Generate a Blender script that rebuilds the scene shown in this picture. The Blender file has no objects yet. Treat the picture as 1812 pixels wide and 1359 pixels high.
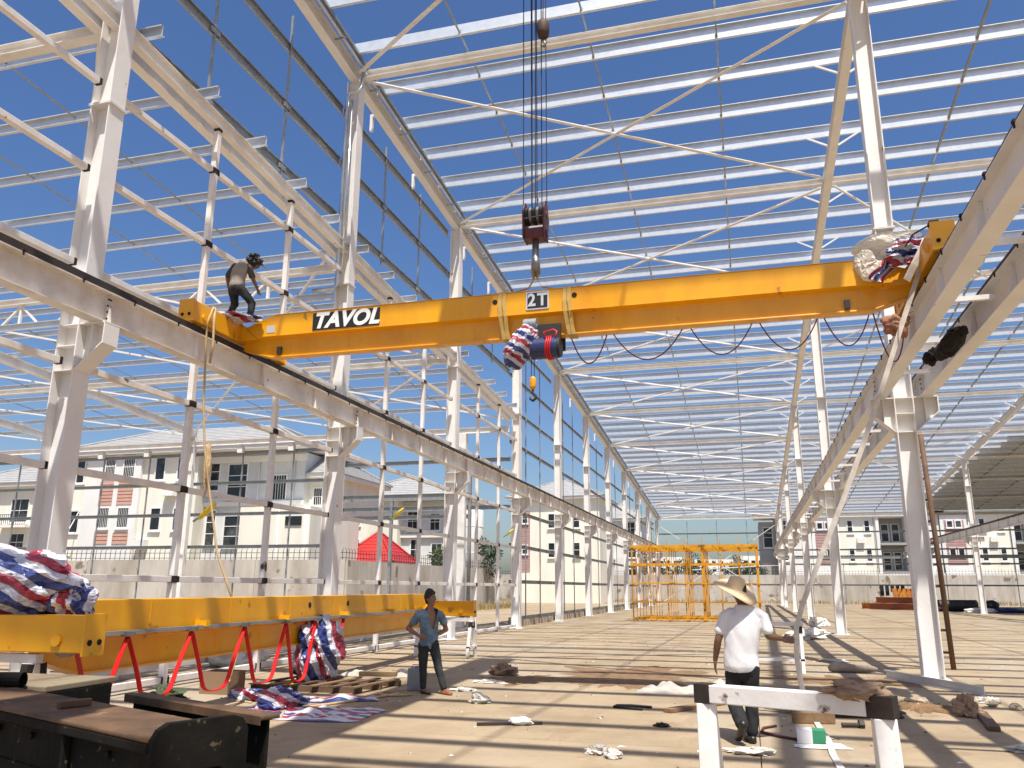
import bpy, math, random
from mathutils import Vector, Matrix, noise
random.seed(7)
R = math.radians
scn = bpy.context.scene
COL = scn.collection

# ------------------------------------------------------------------ camera
cam_d = bpy.data.cameras.new('camera'); cam = bpy.data.objects.new('camera', cam_d); COL.objects.link(cam)
yaw, pitch, roll = -.2763, .2440, .0049
f = Vector((math.sin(yaw)*math.cos(pitch), math.cos(yaw)*math.cos(pitch), math.sin(pitch)))
r = Vector((math.cos(yaw), -math.sin(yaw), 0)); u = r.cross(f)
r2 = r*math.cos(roll) + u*math.sin(roll); u2 = u*math.cos(roll) - r*math.sin(roll)
cam.matrix_world = Matrix(((r2.x, u2.x, -f.x, 0), (r2.y, u2.y, -f.y, 0), (r2.z, u2.z, -f.z, 1.65), (0, 0, 0, 1)))
cam_d.sensor_width = 36; cam_d.lens = 36*1449.9/1812; cam_d.clip_start = .1; cam_d.clip_end = 3000
scn.camera = cam

# ------------------------------------------------------------------ sky, sun, exposure
TOSUN = Vector((.177, -.40, 1)).normalized()
w = bpy.data.worlds.new('World'); scn.world = w; w.use_nodes = True
nt = w.node_tree; bg = nt.nodes['Background']
sky = nt.nodes.new('ShaderNodeTexSky'); sky.sky_type = 'NISHITA'; sky.sun_disc = False
sky.sun_elevation = math.asin(TOSUN.z); sky.sun_rotation = math.atan2(TOSUN.x, TOSUN.y)
sky.altitude = 0; sky.air_density = 1.0; sky.dust_density = 2.2; sky.ozone_density = 2.5
hs = nt.nodes.new('ShaderNodeHueSaturation'); hs.inputs['Saturation'].default_value = 1.25; hs.inputs['Hue'].default_value = .508
nt.links.new(sky.outputs[0], hs.inputs['Color']); nt.links.new(hs.outputs[0], bg.inputs[0]); bg.inputs[1].default_value = .105
sd = bpy.data.lights.new('sun', 'SUN'); so = bpy.data.objects.new('sun', sd); COL.objects.link(so)
sd.energy = 5.0; sd.angle = R(.53); sd.color = (1, .955, .88)
so.rotation_euler = TOSUN.to_track_quat('Z', 'Y').to_euler(); so.location = (20, -30, 60)
scn.view_settings.view_transform = 'Standard'; scn.view_settings.look = 'None'
scn.view_settings.exposure = .46; scn.view_settings.gamma = 1

# ------------------------------------------------------------------ materials
MATS = {}
def mat(name, base, rough=.6, metal=0., base2=None, scale=3., detail=6., bump=0., bscale=40., spots=None, spot_scale=9., spot_cut=.68, coat=0., lo=.35, hi=.7, streak=None, spec=.5):
    """principled paint/stone/metal: two tones mixed by noise, optional speckle of a third, bump"""
    m = bpy.data.materials.new(name); m.use_nodes = True; t = m.node_tree; N = t.nodes; L = t.links
    b = N['Principled BSDF']; b.inputs['Roughness'].default_value = rough; b.inputs['Metallic'].default_value = metal
    b.inputs['Specular IOR Level'].default_value = spec
    if coat: b.inputs['Coat Weight'].default_value = coat
    c0 = (*base, 1); b.inputs['Base Color'].default_value = c0; m.diffuse_color = c0
    tc = N.new('ShaderNodeTexCoord'); src = tc.outputs['Object']
    geo = N.new('ShaderNodeNewGeometry'); src = geo.outputs['Position']
    out = None
    if base2:
        mp = N.new('ShaderNodeMapping'); L.new(src, mp.inputs[0])
        if streak: mp.inputs['Scale'].default_value = streak
        n = N.new('ShaderNodeTexNoise'); n.inputs['Scale'].default_value = scale; n.inputs['Detail'].default_value = detail; n.inputs['Roughness'].default_value = .62
        L.new(mp.outputs[0], n.inputs['Vector'])
        rp = N.new('ShaderNodeMapRange'); rp.inputs['From Min'].default_value = lo; rp.inputs['From Max'].default_value = hi
        L.new(n.outputs['Fac'], rp.inputs['Value'])
        mx = N.new('ShaderNodeMix'); mx.data_type = 'RGBA'; mx.inputs[6].default_value = c0; mx.inputs[7].default_value = (*base2, 1)
        L.new(rp.outputs[0], mx.inputs[0]); out = mx.outputs[2]
    if spots:
        n = N.new('ShaderNodeTexNoise'); n.inputs['Scale'].default_value = spot_scale; n.inputs['Detail'].default_value = 5
        L.new(src, n.inputs['Vector'])
        rp = N.new('ShaderNodeMapRange'); rp.inputs['From Min'].default_value = spot_cut; rp.inputs['From Max'].default_value = spot_cut+.05
        L.new(n.outputs['Fac'], rp.inputs['Value'])
        mx = N.new('ShaderNodeMix'); mx.data_type = 'RGBA'; mx.inputs[6].default_value = c0; mx.inputs[7].default_value = (*spots, 1)
        if out: L.new(out, mx.inputs[6])
        L.new(rp.outputs[0], mx.inputs[0]); out = mx.outputs[2]
    if out: L.new(out, b.inputs['Base Color'])
    if bump:
        n = N.new('ShaderNodeTexNoise'); n.inputs['Scale'].default_value = bscale; n.inputs['Detail'].default_value = 6
        L.new(src, n.inputs['Vector'])
        bp = N.new('ShaderNodeBump'); bp.inputs['Strength'].default_value = bump; bp.inputs['Distance'].default_value = .02
        L.new(n.outputs['Fac'], bp.inputs['Height']); L.new(bp.outputs[0], b.inputs['Normal'])
    MATS[name] = m
    return m
cream = mat('cream_steel_paint', (.79, .77, .745), .5, base2=(.68, .645, .61), scale=1.3, spots=(.10, .06, .04), spot_scale=5, spot_cut=.70, bump=.08, bscale=14, lo=.4, hi=.85)
cream_dusty = mat('dusty_cream_paint', (.74, .70, .65), .6, base2=(.50, .42, .35), scale=1.1, spots=(.08, .05, .035), spot_scale=4, spot_cut=.72, bump=.06, bscale=14, lo=.42, hi=.72)
white = mat('white_steel_paint', (.80, .79, .77), .5, base2=(.66, .63, .59), scale=2, spots=(.12, .07, .05), spot_scale=6, spot_cut=.74, bump=.05, bscale=20)
tubew = mat('white_tube_paint', (.77, .735, .70), .5, base2=(.58, .52, .48), scale=2.2, spots=(.07, .045, .035), spot_scale=3.2, spot_cut=.705, bump=.05, lo=.45, hi=.8)
scorch = mat('scorched_weld', (.012, .010, .009), .9, base2=(.04, .022, .014), scale=12)
galv = mat('galvanised_steel', (.66, .70, .73), .42, metal=.4, base2=(.57, .605, .635), scale=5, bump=.03, bscale=9)
galvd = mat('dull_galvanised_steel', (.36, .38, .385), .5, metal=.55, base2=(.26, .28, .29), scale=4, bump=.04, bscale=9)
pipe_m = mat('galvanised_pipe', (.62, .65, .68), .28, metal=.9, base2=(.5, .52, .55), scale=6)
black = mat('black_rail_steel', (.022, .019, .017), .6, base2=(.05, .035, .025), scale=3)

# ------------------------------------------------------------------ mesh helpers
class MB:
    def __init__(s): s.v = []; s.f = []; s.uv = None; s.mi = []
    def add(s, vs, fs, mi=0):
        o = len(s.v); s.v += [tuple(p) for p in vs]
        for q in fs: s.f.append(tuple(i+o for i in q)); s.mi.append(mi)
        return s
    def box(s, x0, x1, y0, y1, z0, z1, mi=0):
        return s.add([(x0,y0,z0),(x1,y0,z0),(x1,y1,z0),(x0,y1,z0),(x0,y0,z1),(x1,y0,z1),(x1,y1,z1),(x0,y1,z1)],
                     [(3,2,1,0),(4,5,6,7),(0,1,5,4),(1,2,6,5),(2,3,7,6),(3,0,4,7)], mi)
    def frame(s, p0, p1, up=(0,0,1)):
        p0 = Vector(p0); p1 = Vector(p1); d = (p1-p0).normalized(); up = Vector(up)
        if abs(d.dot(up)) > .98: up = Vector((0,1,0))
        a = d.cross(up).normalized(); b = a.cross(d).normalized()
        return p0, p1, a, b
    def prism(s, poly, p0, p1, up=(0,0,1), mi=0):
        """closed 2-D outline (side, up) swept from p0 to p1"""
        p0, p1, a, b = s.frame(p0, p1, up); n = len(poly)
        vs = [p0+a*x+b*y for x, y in poly] + [p1+a*x+b*y for x, y in poly]
        fs = [(i, (i+1) % n, n+(i+1) % n, n+i) for i in range(n)] + [tuple(range(n-1, -1, -1)), tuple(range(n, 2*n))]
        return s.add(vs, fs, mi)
    def bar(s, p0, p1, w, h, up=(0,0,1), mi=0):
        return s.prism([(-w/2,-h/2),(w/2,-h/2),(w/2,h/2),(-w/2,h/2)], p0, p1, up, mi)
    def isec(s, p0, p1, d, wd, tf=.016, tw=.012, up=(0,0,1), mi=0):
        h, q, t = d/2, wd/2, tw/2
        return s.prism([(-q,-h),(q,-h),(q,-h+tf),(t,-h+tf),(t,h-tf),(q,h-tf),(q,h),(-q,h),(-q,h-tf),(-t,h-tf),(-t,-h+tf),(-q,-h+tf)], p0, p1, up, mi)
    def csec(s, p0, p1, d, wd, t=.006, lip=.02, up=(0,0,1), mi=0):
        h = d/2
        return s.prism([(0,-h),(wd,-h),(wd,-h+lip),(wd-t,-h+lip),(wd-t,-h+t),(t,-h+t),(t,h-t),(wd-t,h-t),(wd-t,h-lip),(wd,h-lip),(wd,h),(0,h)], p0, p1, up, mi)
    def zsec(s, p0, p1, d, wd, t=.006, lip=.02, up=(0,0,1), mi=0):
        h = d/2
        return s.prism([(-t/2,-h+t),(-t/2,h),(wd,h),(wd,h-lip),(wd-t,h-lip),(wd-t,h-t),(t/2,h-t),(t/2,-h),(-wd,-h),(-wd,-h+lip),(-wd+t,-h+lip),(-wd+t,-h+t)][::-1], p0, p1, up, mi)
    def tube(s, pts, rad, n=8, caps=True, mi=0):
        pts = [Vector(p) for p in pts]; m = len(pts); rr = rad if isinstance(rad, (list, tuple)) else [rad]*m
        vs = []; prev = None
        for i, p in enumerate(pts):
            d = (pts[min(i+1, m-1)]-pts[max(i-1, 0)]).normalized()
            if prev is None:
                a = d.cross(Vector((0,0,1)) if abs(d.z) < .95 else Vector((0,1,0))).normalized()
            else:
                a = (prev-d*prev.dot(d)).normalized()
            prev = a; b = d.cross(a)
            for k in range(n):
                t = 2*math.pi*k/n; vs.append(p+(a*math.cos(t)+b*math.sin(t))*rr[i])
        fs = [(i*n+k, i*n+(k+1) % n, (i+1)*n+(k+1) % n, (i+1)*n+k) for i in range(m-1) for k in range(n)]
        if caps: fs += [tuple(range(n-1, -1, -1)), tuple(range((m-1)*n, m*n))]
        return s.add(vs, fs, mi)
    def cyl(s, p0, p1, rad, n=12, mi=0): return s.tube([p0, p1], rad, n, True, mi)
    def loft(s, rings, caps=True, mi=0):
        n = len(rings[0]); vs = [p for q in rings for p in q]
        fs = [(i*n+k, i*n+(k+1) % n, (i+1)*n+(k+1) % n, (i+1)*n+k) for i in range(len(rings)-1) for k in range(n)]
        if caps: fs += [tuple(range(n-1, -1, -1)), tuple(range((len(rings)-1)*n, len(rings)*n))]
        return s.add(vs, fs, mi)
    def quad(s, a, b, c, d, mi=0): return s.add([a, b, c, d], [(0,1,2,3)], mi)
    def mesh(s, name, mats, smooth=False):
        me = bpy.data.meshes.new(name); me.from_pydata(s.v, [], s.f); me.update()
        if s.uv:
            lay = me.uv_layers.new(name='UVMap')
            for lp in me.loops: lay.data[lp.index].uv = s.uv[lp.vertex_index]
        for m in (mats if isinstance(mats, (list, tuple)) else [mats]): me.materials.append(m)
        if any(s.mi): me.polygons.foreach_set('material_index', s.mi)
        if smooth: me.polygons.foreach_set('use_smooth', [True]*len(me.polygons))
        return me
    def build(s, name, mats, parent=None, smooth=False, bevel=0, **tags):
        o = put(name, s.mesh(name, mats, smooth), parent, **tags)
        if bevel:
            b = o.modifiers.new('bevel', 'BEVEL'); b.width = bevel; b.segments = 2; b.limit_method = 'ANGLE'; b.angle_limit = R(40)
        return o
def wpos(o):
    p = Vector((0,0,0))
    while o is not None: p += o.location; o = o.parent
    return p
def put(name, me, parent=None, at=(0,0,0), label=None, cat=None, group=None, kind=None):
    o = bpy.data.objects.new(name, me); COL.objects.link(o)
    o.location = Vector(at)
    if parent is not None: o.parent = parent; o.location = Vector(at)-wpos(parent)
    if label: o['label'] = label
    if cat: o['category'] = cat
    if group: o['group'] = group
    if kind: o['kind'] = kind
    return o
def thing(name, label, cat, at=(0,0,0), group=None):
    o = put(name, None, None, at, label, cat, group); o.empty_display_size = .3
    return o

# ------------------------------------------------------------------ layout of the steelwork (metres)
XL, XR, X3, X4 = -9.6, 3.24, 16.07, 28.9
Y0, S = 9.63, 8.358
def YS(n): return Y0+n*S
YE = 94.3
def ZT(y): return 15.78-.0805*(y-Y0)            # underside of the rafters
def ZS(y): return 10.72-.071*(y-8.85)           # underside of the side shed's rafters

# ------------------------------------------------------------------ ground and floor slabs
soil = mat('dusty_ground', (.33, .25, .165), .95, base2=(.24, .185, .12), scale=.35, bump=.5, bscale=3)
def concrete_floor():
    m = mat('dusty_concrete_floor', (.365, .28, .178), .9, base2=(.255, .19, .115), scale=.5, detail=10, bump=.3, bscale=7, lo=.38, hi=.66)
    t = m.node_tree; N = t.nodes; L = t.links; b = N['Principled BSDF']
    geo = N.new('ShaderNodeNewGeometry'); prev = b.inputs['Base Color'].links[0].from_socket
    def layer(prev, scale, lo, hi, col, stretch=(1,1,1), amt=1.):
        mp = N.new('ShaderNodeMapping'); mp.inputs['Scale'].default_value = stretch; L.new(geo.outputs['Position'], mp.inputs[0])
        n = N.new('ShaderNodeTexNoise'); n.inputs['Scale'].default_value = scale; n.inputs['Detail'].default_value = 10; n.inputs['Roughness'].default_value = .65
        L.new(mp.outputs[0], n.inputs['Vector'])
        q = N.new('ShaderNodeMapRange'); q.inputs['From Min'].default_value = lo; q.inputs['From Max'].default_value = hi; q.inputs['To Max'].default_value = amt
        L.new(n.outputs['Fac'], q.inputs['Value'])
        x = N.new('ShaderNodeMix'); x.data_type = 'RGBA'; x.inputs[7].default_value = (*col, 1); L.new(prev, x.inputs[6]); L.new(q.outputs[0], x.inputs[0])
        return x.outputs[2]
    prev = layer(prev, .25, .5, .62, (.35, .295, .22), (1, .6, 1), .75)      # greyer swept concrete
    prev = layer(prev, 1.1, .55, .68, (.18, .115, .06), (1, 1, 1), .6)
    prev = layer(prev, .9, .57, .60, (.24, .165, .095), (2.2, .35, 1), .35)   # drag and tyre marks     # earth trodden in
    prev = layer(prev, 11, .58, .72, (.17, .115, .07), (1, 1, 1), .55)       # fine dirt
    prev = layer(prev, 3.2, .64, .70, (.41, .34, .25), (.5, 1.6, 1), .6)   # cement slurry spills
    L.new(prev, b.inputs['Base Color'])
    return m
conc = concrete_floor()
MB().box(-600, 600, -300, 900, -.6, -.06).build('ground', soil, kind='structure')
floor = put('floor', MB().box(-46, 46, -22, 97, -.058, -.03).mesh('floor', mat('slab_joint', (.10, .075, .05), .95)), kind='structure')
sx = [-46, -37.8, -29.6, -21.4, -13, -6.4, 0, 6.4, 12.8, 19.2, 25.6, 32, 39, 46]; sy = [-22, -14, -6.5, 1.3, 9.6, 18, 26.4, 34.7, 43, 51.4, 59.8, 68.2, 76.5, 85, 97]
for i in range(len(sx)-1):
    for j in range(len(sy)-1):
        MB().box(sx[i]+.006, sx[i+1]-.006, sy[j]+.006, sy[j+1]-.006, -.055, random.uniform(-.001, .001)).build('slab', conc, floor)

# ------------------------------------------------------------------ main steel hall
hall = thing('steel_hall', 'unfinished open steel frame hall with cream columns, rafters and silver roof purlins', 'building', (XR, 50, 0))
CD, CW = .37, .33       # column depth along x, flange width along y
def column(x, y, ztop, sides, zc=5.47, parent=hall, m=cream):
    c = MB().isec((x, y, .02), (x, y, ztop), CD, CW, .02, .016, up=(1,0,0)).build('column', m, parent)
    MB().box(x-.27, x+.27, y-.24, y+.24, 0, .022).build('base_plate', m, c)
    for sd_ in sides:
        e = x+sd_*(CD/2)
        mb = MB()
        mb.prism([(0,-.70),(.44,-.3),(.44,0),(0,0)] if sd_ > 0 else [(0,0),(-.44,0),(-.44,-.3),(0,-.70)], (e, y-.008, zc-.022), (e, y+.008, zc-.022))
        mb.box(min(e, e+sd_*.46), max(e, e+sd_*.46), y-.15, y+.15, zc-.022, zc-.002)          # seat
        a0, a1 = (e+sd_*.002, zc-.72), (e+sd_*.44, zc-.325)
        mb.bar((a0[0], y, a0[1]), (a1[0], y, a1[1]), .30, .018)                               # sloping underside
        mb.box(min(e+sd_*.44, e+sd_*.458), max(e+sd_*.44, e+sd_*.458), y-.15, y+.15, zc-.34, zc-.024)
        mb.box(min(e+sd_*.2, e+sd_*.214), max(e+sd_*.2, e+sd_*.214), y-.12, y+.12, zc-.52, zc-.024)
        mb.build('corbel', m, c)
    for z in (zc-.014, zc-.34, zc-.72):
        st = MB()
        for q in (-1, 1): st.box(x-CD/2+.022, x+CD/2-.022, min(y+q*.007, y+q*.155), max(y+q*.007, y+q*.155), z-.008, z+.008)
        st.build('stiffener', m, c)
    sp = MB()
    for z in (9.2,):
        if z+1 < ztop: sp.box(x-CD/2-.03, x+CD/2+.03, y-CW/2-.02, y+CW/2+.02, z-.02, z-.003); sp.box(x-CD/2-.03, x+CD/2+.03, y-CW/2-.02, y+CW/2+.02, z+.003, z+.02)
    if sp.v: sp.build('splice_plate', m, c)
    return c
for n in range(-1, 11): column(XL, YS(n), ZT(YS(n)), (1,))
for n in (1, 3, 5, 7, 9): column(XR, YS(n), ZT(YS(n)), (-1, 1))
column(XR, YE-.3, ZT(YE), (-1, 1))
for n in (3, 5, 7, 9): column(X3, YS(n), ZT(YS(n)), (-1, 1))
column(X3, YE-.3, ZT(YE), (-1, 1))
for n in (7, 9): column(X4, YS(n), ZT(YS(n)), (-1,))

RT = .40   # rafter depth
YB = -9.
for x in (XL, XR, X3, X4):
    MB().isec((x, YB, ZT(YB)+RT/2), (x, YE, ZT(YE)+RT/2), RT, .24).build('rafter', cream, hall)
# purlins: one shared section per bay, five to each column bay
pitch_p = S/5
pur = MB().zsec((XL+.1, 0, 0), (XR-.005, 0, 0), .36, .075).mesh('purlin', galv)
pur2 = MB().zsec((XR-.005, 0, 0), (XL+.1, 0, 0), .36, .075).mesh('purlin', galv)   # laid the other way round near the ridge
nump = 0
py = []
y = YS(0)-.35*pitch_p-7*pitch_p
while y < YE-.3:
    py.append(y); y += pitch_p
for y in py:
    for k, x in enumerate((0, XR-XL, 2*(XR-XL), 3*(XR-XL))):
        if k == 3 and y < 55: continue
        put('purlin', pur if y > YS(1)+.4 else pur2, hall, (x+random.uniform(-.002,.002), y, ZT(y)+RT+.185))
# sag rods, two lines to a bay
for bx in (XL, XR, X3, X4):
    for q in (.25, .5, .75):
        x = bx+(XR-XL)*q; sw = .042 if bx == XL else .06
        mb = MB()
        for a, b in zip(py[:-1], py[1:]):
            mb.bar((x, a+.01, ZT(a)+RT+.10), (x, b-.01, ZT(b)+RT+.10), sw, sw)
            mb.box(x-.03, x+.03, b-.03, b-.004, ZT(b)+RT+.06, ZT(b)+RT+.17)
        mb.build('sag_rod', galvd, hall)
# struts across the bays at every column line, roof bracing in the first bay, fly braces
for n in range(-1, 11):
    y = YS(n)
    for a, b in ((XL, XR), (XR, X3), (X3, X4)):
        if a != XL and n % 2 == 0 and n > 0: pass
        z = ZT(y)+.2
        st = MB().isec((a+.14, y, z), (b-.14, y, z), .2, .2, .012, .01).build('strut', white, hall)
for n in range(0, 10):
    ya, yb = YS(n), YS(n+1)
    for (xa, ya_, xb, yb_, dz) in ((XL+.2, ya+.25, XR-.2, yb-.25, .22), (XL+.2, yb-.25, XR-.2, ya+.25, .12)):
        MB().prism([(-.06,-.004),(.06,-.004),(.06,.004),(-.052,.004),(-.052,.10),(-.06,.10)], (xa, ya_, ZT(ya_)+dz), (xb, yb_, ZT(yb_)+dz)).build('roof_brace', white, hall)
for n in (2, 6):
    ya, yb = YS(n), YS(n+2)
    MB().bar((XR+.2, ya+.3, ZT(ya)+.2), (X3-.2, yb-.3, ZT(yb)+.2), .07, .05).build('roof_brace', white, hall)
    MB().bar((XR+.2, yb-.3, ZT(yb)+.13), (X3-.2, ya+.3, ZT(ya)+.13), .07, .05).build('roof_brace', white, hall)
for x in (XR, X3):
    for k, y in enumerate(py):
        if k % 2 or y < 10: continue
        for sd_ in (-1, 1):
            MB().bar((x+sd_*.13, y, ZT(y)+.06), (x+sd_*.72, y, ZT(y)+RT+.0), .05, .05).build('fly_brace', white, hall)
# edge members along the left verge
for dx, dz, wd, ht, m in ((.20, .50, .10, .16, galv), (.34, .40, .09, .09, galvd)):
    MB().prism([(-wd/2,-ht/2),(wd/2,-ht/2),(wd/2,ht/2),(-wd/2,ht/2)], (XL+dx, YB, ZT(YB)+dz), (XL+dx, YE, ZT(YE)+dz)).build('verge_channel', m, hall)
MB().tube([(XL+.30, YB, ZT(YB)+.26), (XL+.30, YE, ZT(YE)+.26)], .045, 8).build('water_pipe', pipe_m, hall, smooth=True)
mb = MB()
y = 6
while y < YE-2:
    mb.box(XL+.1, XL+.42, y-.03, y+.03, ZT(y)+.20, ZT(y)+.215); y += 2.1
mb.build('pipe_bracket', galvd, hall, kind='stuff')
for n in range(1, 10):       # brackets dropping from the verge to the top girt
    y = YS(n)+1.6
    for yy in (y, y+3.2):
        MB().box(XL-.32, XL-.24, yy-.05, yy+.05, ZT(yy)-.35, ZT(yy)+.1).box(XL-.32, XL-.1, yy-.05, yy+.05, ZT(yy)+.1, ZT(yy)+.18).build('hanger', white, hall)
# girts of the left wall
def girt(n, z, m=galvd, h=.16):
    a, b = YS(n)+.03, YS(n+1)-.03
    MB().csec((XL-.36, a, z), (XL-.36, b, z), h, .06).build('girt', m, hall)
for n in range(0, 3):
    for z in (11.15, 12.75, 14.3):
        if z < ZT(YS(n+1))-.1: girt(n, z, galvd, .25)
for n in range(3, 10):
    for z in (.36, 1.92, 3.47, 4.97, 6.42, 8.0, 9.52, 11.1, 12.7):
        if z < ZT(YS(n+1))-.25: girt(n, z)
for n in range(0, 10):
    for q in (1/3, 2/3):
        y = YS(n)+S*q
        mb = MB(); mb.bar((XL-.33, y, 10.9 if n < 3 else .3), (XL-.33, y, ZT(y)-.1), .05, .05)
        for z in ((11.15, 12.75) if n < 3 else (1.92, 3.47, 4.97, 6.42, 8.0, 9.52)):
            if z < ZT(y)-.2: mb.box(XL-.37, XL-.29, y-.14, y+.14, z-.06, z+.06)
        mb.build('girt_tie', galvd, hall)
# low upstand wall below the girts
ups = mat('upstand_render', (.42, .34, .25), .9, base2=(.30, .24, .17), scale=2, bump=.3, bscale=12)
for n in range(3, 10):
    mb = MB().box(XL-.45, XL-.27, YS(n)+.23, YS(n+1)-.23, -.02, .27)
    k = YS(n)+.4
    while k < YS(n+1)-.4:
        mb.box(XL-.27, XL-.23, k-.06, k+.06, -.02, .25); k += .62
    mb.build('upstand', ups, hall)
# far end wall: girts, ties, eaves gutter, heavy lintel and wind bracing
for z in (2.12, 4.25, 5.75, 7.6):
    for a, b in ((XL, XR), (XR, X3), (X3, X4), (X4, X4+12.8)):
        MB().csec((a+.05, YE+.25, z), (b-.05, YE+.25, z), .16, .06).build('girt', galvd, hall)
MB().box(XR+.3, X4+12, YE+.12, YE+.20, 4.8, 5.15).build('lintel', galvd, hall)
for x in (-6.4, -3.2, 0, 6.4, 9.6, 12.9, 19.3, 22.5, 25.7, 32):
    MB().box(x-.03, x+.03, YE+.33, YE+.39, 0 if x > 5 else 2.1, 9.0 if x < 5 else (9.0 if x in (12.9, 25.7) else 4.25)).build('girt_tie', galvd, hall)
MB().box(XL-.3, X4+12.8, YE, YE+.25, ZT(YE)+.2, ZT(YE)+.42).build('eaves_gutter', white, hall)
MB().bar((XL+.3, YE, 8.4), (XR-.3, YE, .25), .1, .06).build('wind_brace', white, hall)
MB().bar((XR-.3, YE+.07, 8.4), (XL+.3, YE+.07, .25), .1, .06).build('wind_brace', white, hall)
# rain pipe elbowing down the second left column
MB().tube([(XL+.32, YS(1)-.2, ZT(YS(1))+.2), (XL+.32, YS(1)-.3, ZT(YS(1))-.35), (XL+.28, YS(1)-.34, ZT(YS(1))-.5), (XL+.02, YS(1)-.36, ZT(YS(1))-.5), (XL-.04, YS(1)-.36, ZT(YS(1))-.6), (XL-.04, YS(1)-.36, 9.1), (XL-.1, YS(1)-.36, 9.0), (XL-.7, YS(1)-.36, 9.0)], .055, 10).build('rain_pipe', pipe_m, hall, smooth=True)
MB().tube([(XL+.1, YS(1)-.36, ZT(YS(1))-.75), (XL+.1, YS(1)-.36, 9.4)], .035, 8).build('rain_pipe', pipe_m, hall, smooth=True)

# ------------------------------------------------------------------ crane runways
def runway(name, label, x, ya, yb, step, m=None, side=1):
    m = m or (cream_dusty if x < 0 else cream)
    t = thing(name, label, 'crane runway', (x, (ya+yb)/2, 5.47))
    y = ya; k = 0
    while y < yb-.5:
        e = min(y+step, yb)
        b = MB().isec((x, y+.004, 5.71), (x, e-.004, 5.71), .48, .24, .018, .012).build('beam', m, t)
        q = max(1, int(round((e-y)/2.09)))
        for i in range(q+1):
            mb = MB()
            yy = y+.012+(e-y-.024)*i/q
            for s_ in (-1, 1): mb.add([(x+s_*.007, yy-.006, 5.49), (x+s_*.115, yy-.006, 5.49), (x+s_*.05, yy-.006, 5.93), (x+s_*.007, yy-.006, 5.93), (x+s_*.007, yy+.006, 5.49), (x+s_*.115, yy+.006, 5.49), (x+s_*.05, yy+.006, 5.93), (x+s_*.007, yy+.006, 5.93)], [(0,1,2,3),(7,6,5,4),(0,4,5,1),(1,5,6,2),(2,6,7,3),(3,7,4,0)])
            mb.box(x-.0068, x+.0068, yy-.004, yy+.004, 5.5, 5.92)
            mb.build('stiffener', m, b)
        mb = MB()
        for i in range(4):
            for s_ in (-.06, .06): mb.cyl((x+s_, e-.035, 5.55+.1*i), (x+s_, e+.035, 5.55+.1*i), .014, 6)
        if e < yb-.5: mb.build('splice_bolt', scorch, b, kind='stuff')
        y = e
    rail = MB().box(x-.09, x+.09, ya, yb, 5.953, 5.985).box(x-.04, x+.04, ya, yb, 5.986, 6.10).build('rail', black, t)
    mb = MB(); y = ya+.4
    while y < min(yb, 60):
        for s_ in (-1, 1): mb.box(min(x+s_*.04, x+s_*.14), max(x+s_*.04, x+s_*.14), y-.03, y+.03, 5.955, 5.985); mb.box(min(x+s_*.118, x+s_*.135), max(x+s_*.118, x+s_*.135), y-.008, y+.008, 5.90, 5.955)
        y += 1.05
    mb.build('rail_clip', scorch, rail, kind='stuff')
    return t
runway('crane_runway', 'dusty cream crane runway beam with black rail along the left wall columns', -9.12, YS(-1), YE-.5, S)
runway('crane_runway', 'inner cream runway beam carrying the right end of the yellow crane', 2.80, YS(-1), YE-.5, 2*S)
runway('crane_runway', 'outer cream runway beam on the far side of the right column row', 3.68, YS(-1), YE-.5, 2*S)
runway('crane_runway', 'distant cream runway beam seen at the right edge behind the big column', X3-.44, YS(3), YE-.5, 2*S)
tie = thing('runway_ties', 'short white angle ties joining the two right runway beams', 'brace', (3.24, 20, 5.7))
y = YS(-1)+.6
while y < 60:
    MB().bar((2.92, y, 5.66), (3.56, y, 5.66), .07, .07).build('tie_angle', white, tie); y += 2.09

# ------------------------------------------------------------------ side shed on the left: tube wall frame and lower roof
shed = thing('side_shed', 'lower unfinished side shed with white tube wall framing and bare purlins', 'building', (XL-8, 20, 0))
tube_rails = [1.77, 3.32, 4.87, 6.43, 8.0, 9.53]
XW = XL+.0
for n in range(-1, 3):
    for z in tube_rails + ([.12] if n >= 0 else []):
        if z > ZS(YS(n+1))-.1: continue
        a, b = YS(n)+.225, YS(n+1)-.225
        rl = MB().box(XW-.05, XW+.05, a, b, z-.05, z+.05).build('tube_rail', tubew, shed, bevel=.006)
        mb = MB()
        for yy in (a+.03, b-.03): mb.box(XW-.054, XW+.054, yy-.032, yy+.022, z-.054, z+.054)
        for q in (1/3, 2/3):
            yy = YS(n)+S*q
            for s_ in (-1, 1): mb.box(XW-.056, XW+.056, yy+s_*.078-.022, yy+s_*.078+.022, z-.054, z+.054)
        mb.build('weld_mark', scorch, rl, kind='stuff')
    for q in (1/3, 2/3):
        y = YS(n)+S*q
        ps = MB().box(XW-.054, XW+.054, y-.054, y+.054, 0, ZS(y)-.004).build('tube_post', tubew, shed, bevel=.006)
        mb = MB()
        for z in tube_rails:
            if z < ZS(y)-.2: mb.box(XW-.0575, XW+.0575, y-.0575, y+.0575, z-.058, z+.058)
        mb.box(XW-.0575, XW+.0575, y-.0575, y+.0575, ZS(y)-.08, ZS(y)-.02)
        mb.build('weld_mark', scorch, ps, kind='stuff')
rx = [XL-.36, -18.1, -26.3, -34.5, -42.7]
for i, x in enumerate(rx):
    MB().isec((x, -4, ZS(-4)+.17), (x, 34.75, ZS(34.75)+.17), .34, .2).build('rafter', cream if i == 0 else white, shed)
    if i:
        MB().isec((x, 34.55, 0), (x, 34.55, ZS(34.7)), .3, .24, .016, .012, up=(1,0,0)).build('column', white, shed)
MB().isec((XL+.0, 1.4, ZS(1.4)+.13), (XL+.0, YS(3)-.3, ZS(YS(3))+.13), .26, .16).build('wall_plate', cream, shed)
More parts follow.
